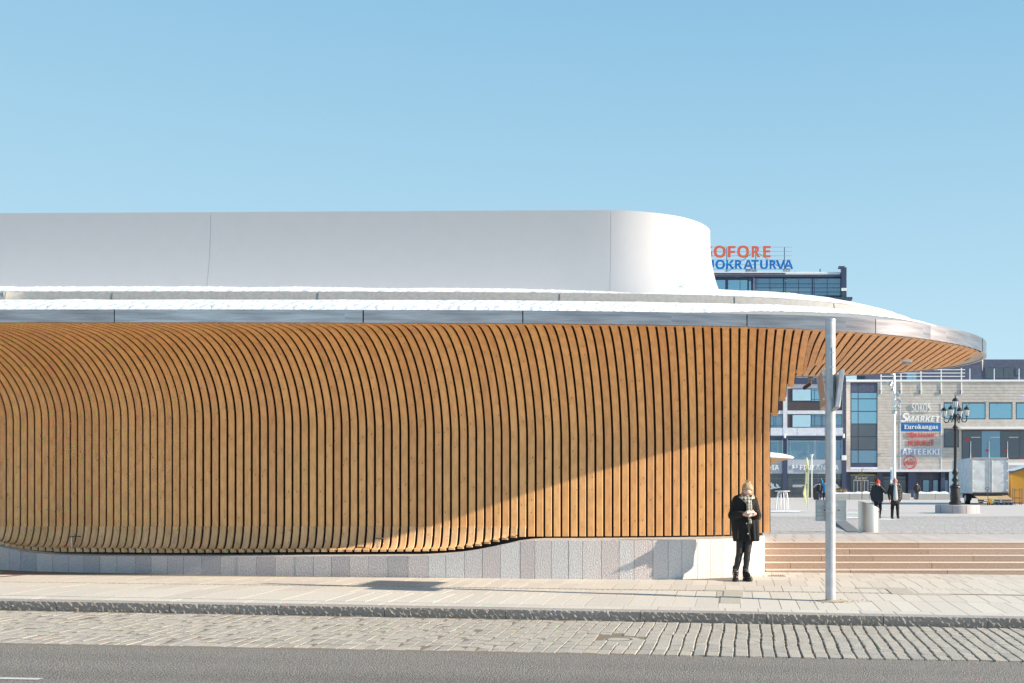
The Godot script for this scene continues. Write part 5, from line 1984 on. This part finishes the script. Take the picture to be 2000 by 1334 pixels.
# ------------------------------------------------------------------ people
# a skin over tapered capsules: [a, b, radius a, radius b, depth scale]; distances joined with a smooth minimum, then surface nets
func blob(bones: Array, cell: float, k: float, floor_y := -1e9, roof_y := 1e9, st = null, off := Vector3.ZERO):
	var lo := Vector3(1e9, 1e9, 1e9)
	var hi := -lo
	for b in bones:
		var r := maxf(b[2], b[3])
		lo = lo.min(b[0].min(b[1]) - Vector3.ONE * r)
		hi = hi.max(b[0].max(b[1]) + Vector3.ONE * r)
	lo -= Vector3.ONE * (cell * 2.5)
	hi += Vector3.ONE * (cell * 2.5)
	var nx := int((hi.x - lo.x) / cell) + 1
	var ny := int((hi.y - lo.y) / cell) + 1
	var nz := int((hi.z - lo.z) / cell) + 1
	var f := PackedFloat32Array()
	f.resize(nx * ny * nz)
	f.fill(1.0)
	for b in bones:
		var a: Vector3 = b[0]
		var ba: Vector3 = b[1] - a
		var ra: float = b[2]
		var dr: float = b[3] - ra
		var fz: float = b[4] if b.size() > 4 else 1.0
		var inv := 1.0 / maxf(ba.length_squared(), 1e-8)
		var reach := maxf(b[2], b[3]) + k + cell * 2.0
		var p0 := (a.min(b[1]) - Vector3.ONE * reach - lo) / cell
		var p1 := (a.max(b[1]) + Vector3.ONE * reach - lo) / cell
		for z in range(maxi(0, int(p0.z)), mini(nz - 1, int(p1.z) + 1) + 1):
			for y in range(maxi(0, int(p0.y)), mini(ny - 1, int(p1.y) + 1) + 1):
				var i := (z * ny + y) * nx
				for x in range(maxi(0, int(p0.x)), mini(nx - 1, int(p1.x) + 1) + 1):
					var p := lo + Vector3(x, y, z) * cell - a
					var t := clampf(p.dot(ba) * inv, 0.0, 1.0)
					p -= ba * t
					p.z /= fz
					var dd := p.length() - ra - dr * t
					if fz < 1.0: dd *= 0.5 + 0.5 * fz
					var o := f[i + x]
					var h := maxf(k - absf(o - dd), 0.0)
					f[i + x] = minf(o, dd) - h * h * 0.25 / maxf(k, 1e-6)
	if floor_y > -1e8 or roof_y < 1e8:
		for z in nz:
			for y in ny:
				var wy := lo.y + y * cell
				var cut := maxf(floor_y - wy, wy - roof_y)
				for x in nx:
					var i := (z * ny + y) * nx + x
					f[i] = maxf(f[i], cut)
	var vid := PackedInt32Array()
	vid.resize(nx * ny * nz)
	vid.fill(-1)
	var verts := PackedVector3Array()
	var sx := [0, 1, 0, 1, 0, 1, 0, 1]
	var sy := [0, 0, 1, 1, 0, 0, 1, 1]
	var sz := [0, 0, 0, 0, 1, 1, 1, 1]
	var step := PackedInt32Array()
	for c in 8: step.append((sz[c] * ny + sy[c]) * nx + sx[c])
	var edges := [[0, 1], [2, 3], [4, 5], [6, 7], [0, 2], [1, 3], [4, 6], [5, 7], [0, 4], [1, 5], [2, 6], [3, 7]]
	for z in nz - 1:
		for y in ny - 1:
			var i := (z * ny + y) * nx
			for x in nx - 1:
				var j := i + x
				var s := 0
				for c in 8:
					if f[j + step[c]] < 0.0: s += 1
				if s == 0 or s == 8: continue
				var sum := Vector3.ZERO
				var n := 0
				for e in edges:
					var va := f[j + step[e[0]]]
					var vb := f[j + step[e[1]]]
					if (va < 0.0) != (vb < 0.0):
						var t := va / (va - vb)
						sum += Vector3(sx[e[0]], sy[e[0]], sz[e[0]]).lerp(Vector3(sx[e[1]], sy[e[1]], sz[e[1]]), t)
						n += 1
				vid[j] = verts.size()
				verts.append(lo + (Vector3(x, y, z) + sum / n) * cell + off)
	var own: bool = st == null
	if own: st = begin()
	smooth(st)
	var ax := 1
	var ay := nx
	var az := nx * ny
	for z in range(1, nz - 1):
		for y in range(1, ny - 1):
			for x in range(1, nx - 1):
				var j := (z * ny + y) * nx + x
				var inside := f[j] < 0.0
				for e in [[ax, ay, az], [ay, az, ax], [az, ax, ay]]:
					if (f[j + e[0]] < 0.0) == inside: continue
					var q0 := vid[j]
					var q1 := vid[j - e[1]]
					var q2 := vid[j - e[1] - e[2]]
					var q3 := vid[j - e[2]]
					if q0 < 0 or q1 < 0 or q2 < 0 or q3 < 0: continue
					if inside: quad(st, verts[q0], verts[q1], verts[q2], verts[q3])
					else: quad(st, verts[q3], verts[q2], verts[q1], verts[q0])
	return done(st) if own else null

func off_bones(bones: Array, c: Vector3, k := 1.0, turn := 0.0) -> Array:
	var o := []
	var r := Basis(Vector3.UP, turn)
	for b in bones:
		var n := [c + r * b[0] * k, c + r * b[1] * k, b[2] * k, b[3] * k]
		if b.size() > 4: n.append(b[4])
		o.append(n)
	return o

func people():
	var skin := mat(lin(.66, .41, .32), 0.5)
	skin.subsurf_scatter_enabled = true
	skin.subsurf_scatter_strength = 0.1
	M.skin = skin
	woman()
	# the couple walking towards the camera
	var d := 48.0
	walker(ground_at(1714.5, d - 0.5), "person in a red beanie and black puffer jacket holding a hand to the face", {"coat": lin(.022, .026, .035), "legs": lin(.012, .012, .015), "hat": lin(.55, .05, .04), "call": true, "stride": 0.22, "k": 0.99, "parka": true, "side": 1})
	walker(ground_at(1748, d - 0.6), "person in an open dark parka over a pale grey hoodie walking", {"coat": lin(.018, .018, .018), "legs": lin(.010, .010, .012), "hat": lin(.60, .22, .20), "open": lin(.46, .47, .50), "stride": 0.16, "k": 1.02, "parka": true, "side": -1})
	walker(ground_at(1600.5, 106.0), "person in black clothes bending by the bin at the far side", {"coat": lin(.02, .022, .03), "legs": lin(.03, .045, .09), "hat": lin(.03, .02, .02), "stride": 0.3, "k": 1.0, "side": 1, "cell": 0.03})
	walker(ground_at(1611.0, 106.0), "person in a bright blue jacket raising an arm by the bin", {"coat": lin(.02, .22, .48), "legs": lin(.012, .012, .015), "hat": lin(.03, .03, .035), "raise": true, "stride": 0.1, "k": 1.05, "side": -1, "cell": 0.03})
	walker(ground_at(1791.0, 110.0), "person in dark clothes seen beside the right stone planter", {"coat": lin(.04, .038, .035), "legs": lin(.02, .02, .022), "hat": lin(.05, .035, .025), "stride": 0.15, "k": 1.0, "side": 1, "cell": 0.03})

func walker(c: Vector3, label: String, o: Dictionary):
	var k: float = o.k
	var s: float = o.stride
	var sd: float = o.side
	var cell: float = o.get("cell", 0.02)
	var who := thing("person", label, "person", c)
	var hip := 0.90
	var kn := [Vector3(-0.10, 0.48, s * sd * 0.7 + 0.03), Vector3(0.10, 0.48, -s * sd * 0.2 + 0.05)]
	var an := [Vector3(-0.10, 0.09, s * sd), Vector3(0.10, 0.09 + 0.04, -s * sd)]
	var sh := [Vector3(-0.19, 1.42, 0), Vector3(0.19, 1.42, 0)]
	var el := [Vector3(-0.27, 1.14, -0.02 - 0.06 * sd), Vector3(0.27, 1.14, -0.02 + 0.06 * sd)]
	var ha := [Vector3(-0.25, 0.88, 0.10 - 0.08 * sd), Vector3(0.26, 0.88, 0.10 + 0.08 * sd)]
	if o.get("call", false):
		el[1] = Vector3(0.33, 1.20, 0.14)
		ha[1] = Vector3(0.10, 1.46, 0.17)
	if o.get("raise", false):
		el[0] = Vector3(-0.22, 1.66, 0.05)
		ha[0] = Vector3(-0.30, 1.92, 0.08)
	var head := Vector3(0, 1.60, 0.02)
	var body := [[head + Vector3(0, 0.03, -0.01), head + Vector3(0, -0.03, 0.02), 0.088, 0.075], [head + Vector3(0, -0.03, 0.03), head + Vector3(0, -0.085, 0.045), 0.055, 0.035], [head + Vector3(0, -0.01, 0.095), head + Vector3(0, -0.035, 0.108), 0.012, 0.016], [head + Vector3(0, -0.05, -0.01), Vector3(0, 1.42, -0.01), 0.05, 0.06], [Vector3(0, 1.38, 0), Vector3(0, 0.95, 0), 0.12, 0.11], [sh[0], sh[1], 0.055, 0.055]]
	for i in 2:
		body.append([sh[i], el[i], 0.045, 0.036])
		body.append([el[i], ha[i], 0.034, 0.024])
		var dir: Vector3 = (ha[i] - el[i]).normalized()
		body.append([ha[i], ha[i] + dir * 0.09, 0.030, 0.034, 0.7])
		for q in 4: body.append([ha[i] + dir * 0.09 + Vector3(0, 0, (q - 1.5) * 0.018), ha[i] + dir * (0.165 - 0.01 * absf(q - 1.3)) + Vector3(0, 0.0, (q - 1.5) * 0.019 + 0.01), 0.011, 0.009])
		body.append([ha[i] + dir * 0.03, ha[i] + dir * 0.09 + Vector3(0, 0, 0.05), 0.012, 0.010])
		var hp := Vector3(-0.09 if i == 0 else 0.09, hip, 0)
		body.append([hp, kn[i], 0.07, 0.05])
		body.append([kn[i], an[i], 0.05, 0.035])
		body.append([an[i], an[i] + Vector3(0, -0.05, 0.16), 0.035, 0.03])
	part("body", blob(off_bones(body, c, k), maxf(cell * 0.7, 0.014), 0.02), M.skin, who)
	var legs := [[Vector3(-0.08, hip + 0.05, 0), Vector3(0.08, hip + 0.05, 0), 0.13, 0.13, 0.85]]
	var shoes := []
	for i in 2:
		var hp := Vector3(-0.09 if i == 0 else 0.09, hip, 0)
		legs.append([hp, kn[i], 0.098, 0.075])
		legs.append([kn[i], an[i] + Vector3(0, 0.03, 0), 0.072, 0.062])
		shoes.append([an[i] + Vector3(0, 0.02, -0.02), an[i] + Vector3(0, -0.03, 0.17), 0.055, 0.045])
		shoes.append([an[i] + Vector3(0, -0.05, -0.04), an[i] + Vector3(0, -0.05, 0.17), 0.04, 0.042])
	part("trousers", blob(off_bones(legs, c, k), cell, 0.03), mat(o.legs, 0.85), who)
	part("shoes", blob(off_bones(shoes, c, k), cell * 0.8, 0.02, c.y - 0.005), M.rubber, who)
	var coat := [[Vector3(0, 1.38, 0), Vector3(0, 1.12, 0), 0.185, 0.185, 0.75], [Vector3(0, 1.15, 0), Vector3(0, 0.86 if not o.get("open") else 0.80, 0), 0.19, 0.215, 0.75], [sh[0], sh[1], 0.085, 0.085], [Vector3(-0.06, 1.50, 0.0), Vector3(0.06, 1.50, 0.0), 0.075, 0.075]]
	for i in 2:
		coat.append([sh[i], el[i], 0.082, 0.072])
		coat.append([el[i], ha[i], 0.072, 0.055])
	if o.get("parka", false):
		for q in 5: coat.append([Vector3(-0.17, 0.86 + q * 0.105, 0), Vector3(0.17, 0.86 + q * 0.105, 0), 0.075, 0.075, 1.6])
	part("coat", blob(off_bones(coat, c, k), cell, 0.03), mat(o.coat, 0.7), who)
	if o.get("open"):
		var hood := [[Vector3(0, 1.42, 0.12), Vector3(0, 0.90, 0.16), 0.07, 0.105, 0.5], [Vector3(-0.07, 1.50, 0.05), Vector3(0.07, 1.50, 0.05), 0.05, 0.05]]
		part("hoodie", blob(off_bones(hood, c, k), cell * 0.8, 0.03), mat(o.open, 0.9), who)
		var fur := []
		for q in 9:
			var a := PI * q / 8.0
			fur.append([Vector3(cos(a) * 0.16, 1.50 - 0.03 * sin(a), -sin(a) * 0.1 + 0.05), Vector3(cos(a) * 0.16, 1.51, -sin(a) * 0.1 + 0.06), 0.05, 0.05])
		part("fur_trim", blob(off_bones(fur, c, k), cell, 0.02), mat(lin(.30, .22, .15), 1.0), who)
	var hat := [[head + Vector3(0, 0.065, -0.02), head + Vector3(0, 0.075, -0.01), 0.098, 0.094], [head + Vector3(-0.06, 0.04, 0.03), head + Vector3(0.06, 0.04, 0.03), 0.05, 0.05], [head + Vector3(0, -0.02, -0.06), head + Vector3(0, 0.04, -0.05), 0.07, 0.08]]
	if o.get("parka", false): hat.append([head + Vector3(0, 0.18, -0.03), head + Vector3(0, 0.185, -0.03), 0.03, 0.03])
	part("hat", blob(off_bones(hat, c, k), cell * 0.8, 0.015), mat(o.hat, 0.9), who)
	if o.get("parka", false):
		for e in [-1.0, 1.0]:
			var st := begin()
			lathe(st, c + (head + Vector3(e * 0.033, -0.005, 0.088)) * k, [[0.004, -0.016], [0.02, -0.006], [0.02, 0.006], [0.004, 0.016]], 10, false)
			part("sunglass_lens" if sd > 0 else "eye", done(st), M.glass_dark if sd > 0 else M.dark, who)

func woman():
	var d := 18.12
	var x := (1447.5 - CX) * d / F
	var c := V(x, G(x, d), d)
	var who := thing("person", "fair-haired person in a black coat and checked scarf looking at a phone", "person", c)
	var k := 1.0
	# local axes: x to the picture's right, y up, z towards the camera
	var sl := Vector3(-0.065, 1.350, -0.02)
	var sr := Vector3(0.195, 1.350, -0.01)
	var el := Vector3(-0.138, 1.10, 0.02)
	var er := Vector3(0.262, 1.095, 0.03)
	var wl := Vector3(0.025, 1.120, 0.235)
	var wr := Vector3(0.255, 1.125, 0.215)
	var head := Vector3(0.105, 1.508, 0.045)
	var tilt := Basis(Vector3.RIGHT, 0.72) * Basis(Vector3(0, 0, 1), -0.05)
	var H := func(px, py, pz): return head + tilt * Vector3(px, py, pz) * 0.93
	var hipl := Vector3(0.0, 0.88, 0.0)
	var hipr := Vector3(0.15, 0.88, 0.0)
	var knl := Vector3(-0.025, 0.475, 0.035)
	var knr := Vector3(0.105, 0.495, 0.045)
	var anl := Vector3(-0.095, 0.13, 0.0)
	var anr := Vector3(0.075, 0.135, 0.0)
	var tol := Vector3(-0.095, 0.045, 0.17)
	var tor := Vector3(0.135, 0.045, 0.14)
	var st := begin()
	var trunk := [[Vector3(0.07, 1.36, 0), Vector3(0.075, 0.95, 0), 0.12, 0.13, 0.8], [sl, sr, 0.05, 0.05], [sl, el, 0.045, 0.038], [sr, er, 0.045, 0.038], [el, wl, 0.036, 0.026], [er, wr, 0.036, 0.026], [hipl, knl, 0.075, 0.05], [hipr, knr, 0.075, 0.05], [knl, anl, 0.05, 0.035], [knr, anr, 0.05, 0.035], [anl, tol, 0.035, 0.03], [anr, tor, 0.035, 0.03], [Vector3(0.085, 1.38, -0.01), H.call(0, -0.06, -0.02), 0.052, 0.05]]
	blob(off_bones(trunk, c), 0.014, 0.02, -1e9, 1e9, st)
	var face := [[H.call(0, 0.03, -0.02), H.call(0, 0.02, -0.005), 0.088, 0.08], [H.call(0, -0.03, 0.03), H.call(0, 0.03, 0.035), 0.062, 0.062], [H.call(0, -0.075, 0.045), H.call(0, -0.09, 0.055), 0.038, 0.026], [H.call(-0.035, -0.045, 0.045), H.call(0.035, -0.045, 0.045), 0.032, 0.032],
		[H.call(0, 0.0, 0.093), H.call(0, -0.035, 0.108), 0.009, 0.014], [H.call(-0.012, -0.038, 0.098), H.call(0.012, -0.038, 0.098), 0.009, 0.009], [H.call(-0.04, 0.022, 0.080), H.call(0.04, 0.022, 0.080), 0.014, 0.014], [H.call(-0.016, -0.062, 0.092), H.call(0.016, -0.062, 0.092), 0.008, 0.008], [H.call(-0.014, -0.073, 0.09), H.call(0.014, -0.073, 0.09), 0.008, 0.008], [H.call(-0.086, 0.005, -0.005), H.call(-0.088, -0.03, 0.0), 0.015, 0.011], [H.call(0.086, 0.005, -0.005), H.call(0.088, -0.03, 0.0), 0.015, 0.011], [H.call(0, -0.06, -0.02), Vector3(0.09, 1.40, 0), 0.05, 0.05]]
	blob(off_bones(face, c), 0.005, 0.014, -1e9, 1e9, st)
	# hands round the phone: palm, four curled fingers and a thumb each
	for side in 2:
		var w := wl if side == 0 else wr
		var s := 1.0 if side == 0 else -1.0
		var palm := w + Vector3(s * 0.052, 0.006, 0.035)
		var hand := [[w, palm + Vector3(-s * 0.015, 0, -0.008), 0.026, 0.026], [palm + Vector3(0, -0.018, 0.0), palm + Vector3(0, 0.022, 0.0), 0.024, 0.026, 0.8]]
		for q in 4:
			var kn := palm + Vector3(s * (0.024 + 0.004 * (q % 2)), 0.026 - q * 0.019, 0.012)
			var l: float = [0.032, 0.036, 0.034, 0.026][q]
			var m1 := kn + Vector3(s * l * 0.9, -0.004, 0.014)
			var m2 := m1 + Vector3(s * l * 0.55, 0.003, -0.016)
			hand.append([kn, m1, 0.0105, 0.0095])
			hand.append([m1, m2, 0.0095, 0.008])
		var th := palm + Vector3(-s * 0.004, 0.026, 0.016)
		hand.append([th, th + Vector3(s * 0.022, 0.022, 0.018), 0.0125, 0.011])
		hand.append([th + Vector3(s * 0.022, 0.022, 0.018), th + Vector3(s * 0.050, 0.026, 0.016), 0.011, 0.0085])
		blob(off_bones(hand, c), 0.0035, 0.006, -1e9, 1e9, st)
	part("body", done(st), M.skin, who)
	# closed lids and mouth
	for e in [-1.0, 1.0]:
		st = begin()
		var p: Vector3 = H.call(e * 0.032, 0.002, 0.090)
		tube(st, [c + p + Vector3(-0.016, 0, 0), c + p + Vector3(0, -0.004, 0.004), c + p + Vector3(0.016, 0, 0)], 0.003, 5)
		part("eyelashes", done(st), M.brown, who)
		st = begin()
		p = H.call(e * 0.034, 0.026, 0.094)
		tube(st, [c + p + Vector3(-0.018, 0, 0), c + p + Vector3(0, 0.004, 0.002), c + p + Vector3(0.018, 0, 0)], 0.0035, 5)
		part("eyebrow", done(st), mat(lin(.25, .16, .08), 0.9), who)
	st = begin()
	var mp: Vector3 = H.call(0, -0.067, 0.099)
	tube(st, [c + mp + Vector3(-0.018, 0, -0.003), c + mp, c + mp + Vector3(0.018, 0, -0.003)], 0.004, 5)
	part("lips", done(st), mat(lin(.42, .14, .12), 0.5), who)
	# hair drawn back into a knot
	var hair_m := mat(lin(.47, .34, .225), 0.45)
	hair_m.albedo_texture = M.wood[0].albedo_texture
	hair_m.uv1_triplanar = true
	hair_m.uv1_world_triplanar = true
	hair_m.uv1_scale = Vector3.ONE * 5.0
	var hair := [[H.call(0, 0.04, -0.038), H.call(0, 0.062, -0.012), 0.095, 0.078], [H.call(-0.04, 0.100, 0.03), H.call(0.04, 0.100, 0.03), 0.022, 0.022], [H.call(-0.080, 0.02, -0.01), H.call(-0.07, 0.06, 0.02), 0.020, 0.030], [H.call(0.080, 0.02, -0.01), H.call(0.07, 0.06, 0.02), 0.020, 0.030], [H.call(0, -0.02, -0.08), H.call(0, 0.05, -0.06), 0.055, 0.07]]
	st = begin()
	blob(off_bones(hair, c), 0.006, 0.02, -1e9, 1e9, st)
	var top := Vector3(0.117, 1.650, 0.0)
	blob(off_bones([[top + Vector3(-0.010, 0, 0), top + Vector3(0.014, 0.004, 0), 0.026, 0.026], [top + Vector3(-0.02, 0.02, 0), top + Vector3(0.03, 0.026, 0), 0.016, 0.014], [Vector3(0.112, 1.60, 0.0), top, 0.016, 0.014]], c), 0.005, 0.01, -1e9, 1e9, st)
	for q in 19:
		var a := lerpf(-1.45, 1.45, q / 18.0)
		var p0: Vector3 = H.call(sin(a) * 0.083, 0.062 + 0.035 * cos(a), 0.075 * cos(a) - 0.005)
		var p1: Vector3 = H.call(sin(a) * 0.070, 0.118 - 0.02 * absf(sin(a)), 0.03 * cos(a) - 0.02)
		var p2: Vector3 = H.call(sin(a) * 0.035, 0.142, -0.03)
		tube(st, [c + p0, c + p1, c + p2, c + top + Vector3(sin(a) * 0.01, -0.02, 0)], [0.006, 0.008, 0.007, 0.004], 5)
	for q in 26:
		var a := rng.randf() * TAU
		var p := top + Vector3(cos(a) * 0.025, rng.randf_range(0.0, 0.03), sin(a) * 0.02)
		tube(st, [c + p, c + p + Vector3(cos(a) * 0.02, 0.02, sin(a) * 0.015), c + p + Vector3(cos(a) * rng.randf_range(0.02, 0.05), rng.randf_range(0.01, 0.045), sin(a) * 0.03)], [0.0035, 0.0025, 0.001], 4)
	for e in [-1.0, 1.0]:
		for q in 5:
			var p: Vector3 = H.call(e * 0.082, 0.02 - q * 0.012, 0.03)
			tube(st, [c + p, c + p + Vector3(e * 0.012, -0.03, 0.012), c + p + Vector3(e * 0.022 + rng.randf() * 0.012, -0.06 - rng.randf() * 0.02, 0.012)], [0.003, 0.0025, 0.001], 4)
	part("hair", done(st), hair_m, who)
	st = begin()
	var band := []
	for q in 17: band.append(c + Vector3(0.113, 1.617, 0.0) + Vector3(cos(TAU * q / 16.0) * 0.022, 0, sin(TAU * q / 16.0) * 0.022))
	tube(st, band, 0.012, 6)
	part("hair_tie", done(st), M.dark, who)
	# coat
	var wool: StandardMaterial3D = bump(mat(lin(.010, .010, .011), 0.92), 0.4, 3.0, 61)
	wool.uv1_triplanar = true
	wool.uv1_world_triplanar = true
	wool.uv1_scale = Vector3.ONE * 8.0
	wool.rim_enabled = true
	wool.rim = 0.25
	var coat := [[sl + Vector3(0.03, 0.01, 0), sr + Vector3(-0.03, 0.01, 0), 0.082, 0.082], [Vector3(0.02, 1.30, -0.01), Vector3(0.11, 1.30, 0.0), 0.155, 0.155, 0.85], [Vector3(0.065, 1.28, 0), Vector3(0.065, 1.00, 0.01), 0.175, 0.225, 0.80], [Vector3(0.02, 1.0, 0.01), Vector3(0.035, 0.70, 0.02), 0.195, 0.175, 0.85], [Vector3(0.12, 1.0, 0.01), Vector3(0.145, 0.70, 0.02), 0.185, 0.168, 0.85],
		[sl, el, 0.088, 0.078], [sr, er, 0.085, 0.076], [el, wl + Vector3(-0.02, 0, -0.02), 0.080, 0.055], [er, wr + Vector3(0.02, 0, -0.02), 0.078, 0.055],
		[Vector3(0.02, 1.36, 0.10), Vector3(0.055, 1.16, 0.165), 0.03, 0.02], [Vector3(0.19, 1.36, 0.10), Vector3(0.15, 1.18, 0.16), 0.03, 0.02], [Vector3(0.06, 1.15, 0.165), Vector3(0.145, 0.70, 0.185), 0.016, 0.018], [Vector3(0.255, 1.0, 0.10), Vector3(0.265, 0.70, 0.11), 0.03, 0.035],
		[Vector3(-0.05, 1.0, 0.14), Vector3(-0.07, 0.72, 0.15), 0.02, 0.03], [Vector3(0.20, 0.98, 0.15), Vector3(0.215, 0.70, 0.16), 0.018, 0.026], [Vector3(0.0, 1.40, -0.05), Vector3(0.17, 1.40, -0.05), 0.05, 0.05]]
	part("coat", blob(off_bones(coat, c), 0.011, 0.022, c.y + 0.665), wool, who)
	st = begin()
	for b in [Vector3(0.115, 0.80, 0.205), Vector3(0.09, 0.97, 0.20)]:
		tube(st, [c + b, c + b + Vector3(0, 0, 0.006)], 0.011, 10)
	part("buttons", done(st), M.milk, who)
	# scarf in a black and white check
	var check := image_of(64, 64, func(px, py):
		var a := int(px / 16) % 2
		var b := int(py / 16) % 2
		var dg := (int(px) + int(py)) % 16 < 8
		if a == 0 and b == 0: return Color(0.03, 0.03, 0.03)
		if a == 1 and b == 1: return Color(0.88, 0.85, 0.78)
		return Color(0.03, 0.03, 0.03) if dg else Color(0.88, 0.85, 0.78))
	var sm := mat(Color(1, 1, 1), 0.95)
	sm.albedo_texture = check
	sm.uv1_triplanar = true
	sm.uv1_world_triplanar = true
	sm.uv1_scale = Vector3.ONE / 0.12
	var loop := []
	for q in 14:
		var a := TAU * q / 14.0
		var b := TAU * (q + 1) / 14.0
		var e := func(t): return Vector3(0.092 + cos(t) * 0.088, 1.405 - sin(t) * 0.035, 0.01 + sin(t) * 0.095)
		loop.append([e.call(a), e.call(b), 0.048 + 0.008 * sin(q * 2.3), 0.048 + 0.008 * sin((q + 1) * 2.3)])
	loop.append([Vector3(0.02, 1.40, 0.10), Vector3(0.105, 1.32, 0.15), 0.038, 0.032])
	loop.append([Vector3(0.17, 1.41, 0.10), Vector3(0.12, 1.32, 0.155), 0.038, 0.032])
	part("scarf", blob(off_bones(loop, c), 0.008, 0.012), sm, who)
	var sm2 := mat(lin(.50, .48, .44), 0.95)
	sm2.albedo_texture = check
	sm2.uv1_triplanar = true
	sm2.uv1_world_triplanar = true
	sm2.uv1_scale = Vector3.ONE / 0.05
	sm2.albedo_color = Color(1, 1, 1)
	var ends := [[Vector3(0.115, 1.33, 0.16), Vector3(0.125, 1.12, 0.205), 0.032, 0.03, 0.6], [Vector3(0.15, 1.33, 0.155), Vector3(0.165, 1.13, 0.20), 0.028, 0.026, 0.6], [Vector3(0.125, 1.12, 0.205), Vector3(0.15, 1.00, 0.21), 0.03, 0.026, 0.6]]
	for q in 6: ends.append([Vector3(0.128 + q * 0.008, 1.0, 0.21), Vector3(0.122 + q * 0.011, 0.965, 0.212), 0.006, 0.004])
	part("scarf_end", blob(off_bones(ends, c), 0.006, 0.008), sm2, who)
	# tights and boots
	var tights := mat(lin(.018, .018, .020), 0.6)
	part("tights", blob(off_bones([[hipl, knl, 0.084, 0.060], [knl, knl.lerp(anl, 0.35), 0.056, 0.056], [knl.lerp(anl, 0.35), anl, 0.056, 0.038], [hipr, knr, 0.084, 0.060], [knr, knr.lerp(anr, 0.35), 0.056, 0.056], [knr.lerp(anr, 0.35), anr, 0.056, 0.038]], c), 0.010, 0.012), tights, who)
	var leather := mat(lin(.012, .012, .013), 0.28)
	for i in 2:
		var an := anl if i == 0 else anr
		var to := tol if i == 0 else tor
		var boot := [[an + Vector3(0, 0.085, -0.004), an, 0.052, 0.052], [an, an + Vector3(0, -0.06, -0.012), 0.052, 0.05], [an + Vector3(0, -0.045, 0.02), to + Vector3(0, 0.018, 0), 0.048, 0.044], [an + Vector3(0, -0.02, 0.03), to.lerp(an, 0.35) + Vector3(0, 0.03, 0), 0.045, 0.04]]
		var b := part("boot", blob(off_bones(boot, c), 0.007, 0.02, c.y + 0.028), leather, who)
		var sole := [[an + Vector3(0, -0.11, -0.035), to + Vector3(0, -0.025, 0.005), 0.052, 0.054]]
		part("sole", blob(off_bones(sole, c), 0.007, 0.01, c.y + 0.0, c.y + 0.036), M.rubber, b)
		st = begin()
		for q in 5:
			var p := an.lerp(to, 0.12 + q * 0.09) + Vector3(0, 0.075 - q * 0.022, 0.052 - q * 0.008)
			tube(st, [c + p + Vector3(-0.022, -0.004, -0.004), c + p, c + p + Vector3(0.022, -0.004, -0.004)], 0.004, 5)
		part("laces", done(st), M.galv, b)
	# phone
	var pp := c + Vector3(0.150, 1.166, 0.30)
	var ph := thing("phone", "light grey phone held in both hands by the person at the wall", "phone", pp)
	var pt := Basis(Vector3.UP, 0.25) * Basis(Vector3(0, 0, 1), 0.12) * Basis(Vector3.RIGHT, -0.9)
	piece("case", box(Vector3(0.125, 0.072, 0.010), 0.003), M.milk, ph, pp, pt)
	piece("screen", box(Vector3(0.115, 0.062, 0.002)), M.glass_dark, ph, pp + pt * Vector3(0, 0, -0.0065), pt)
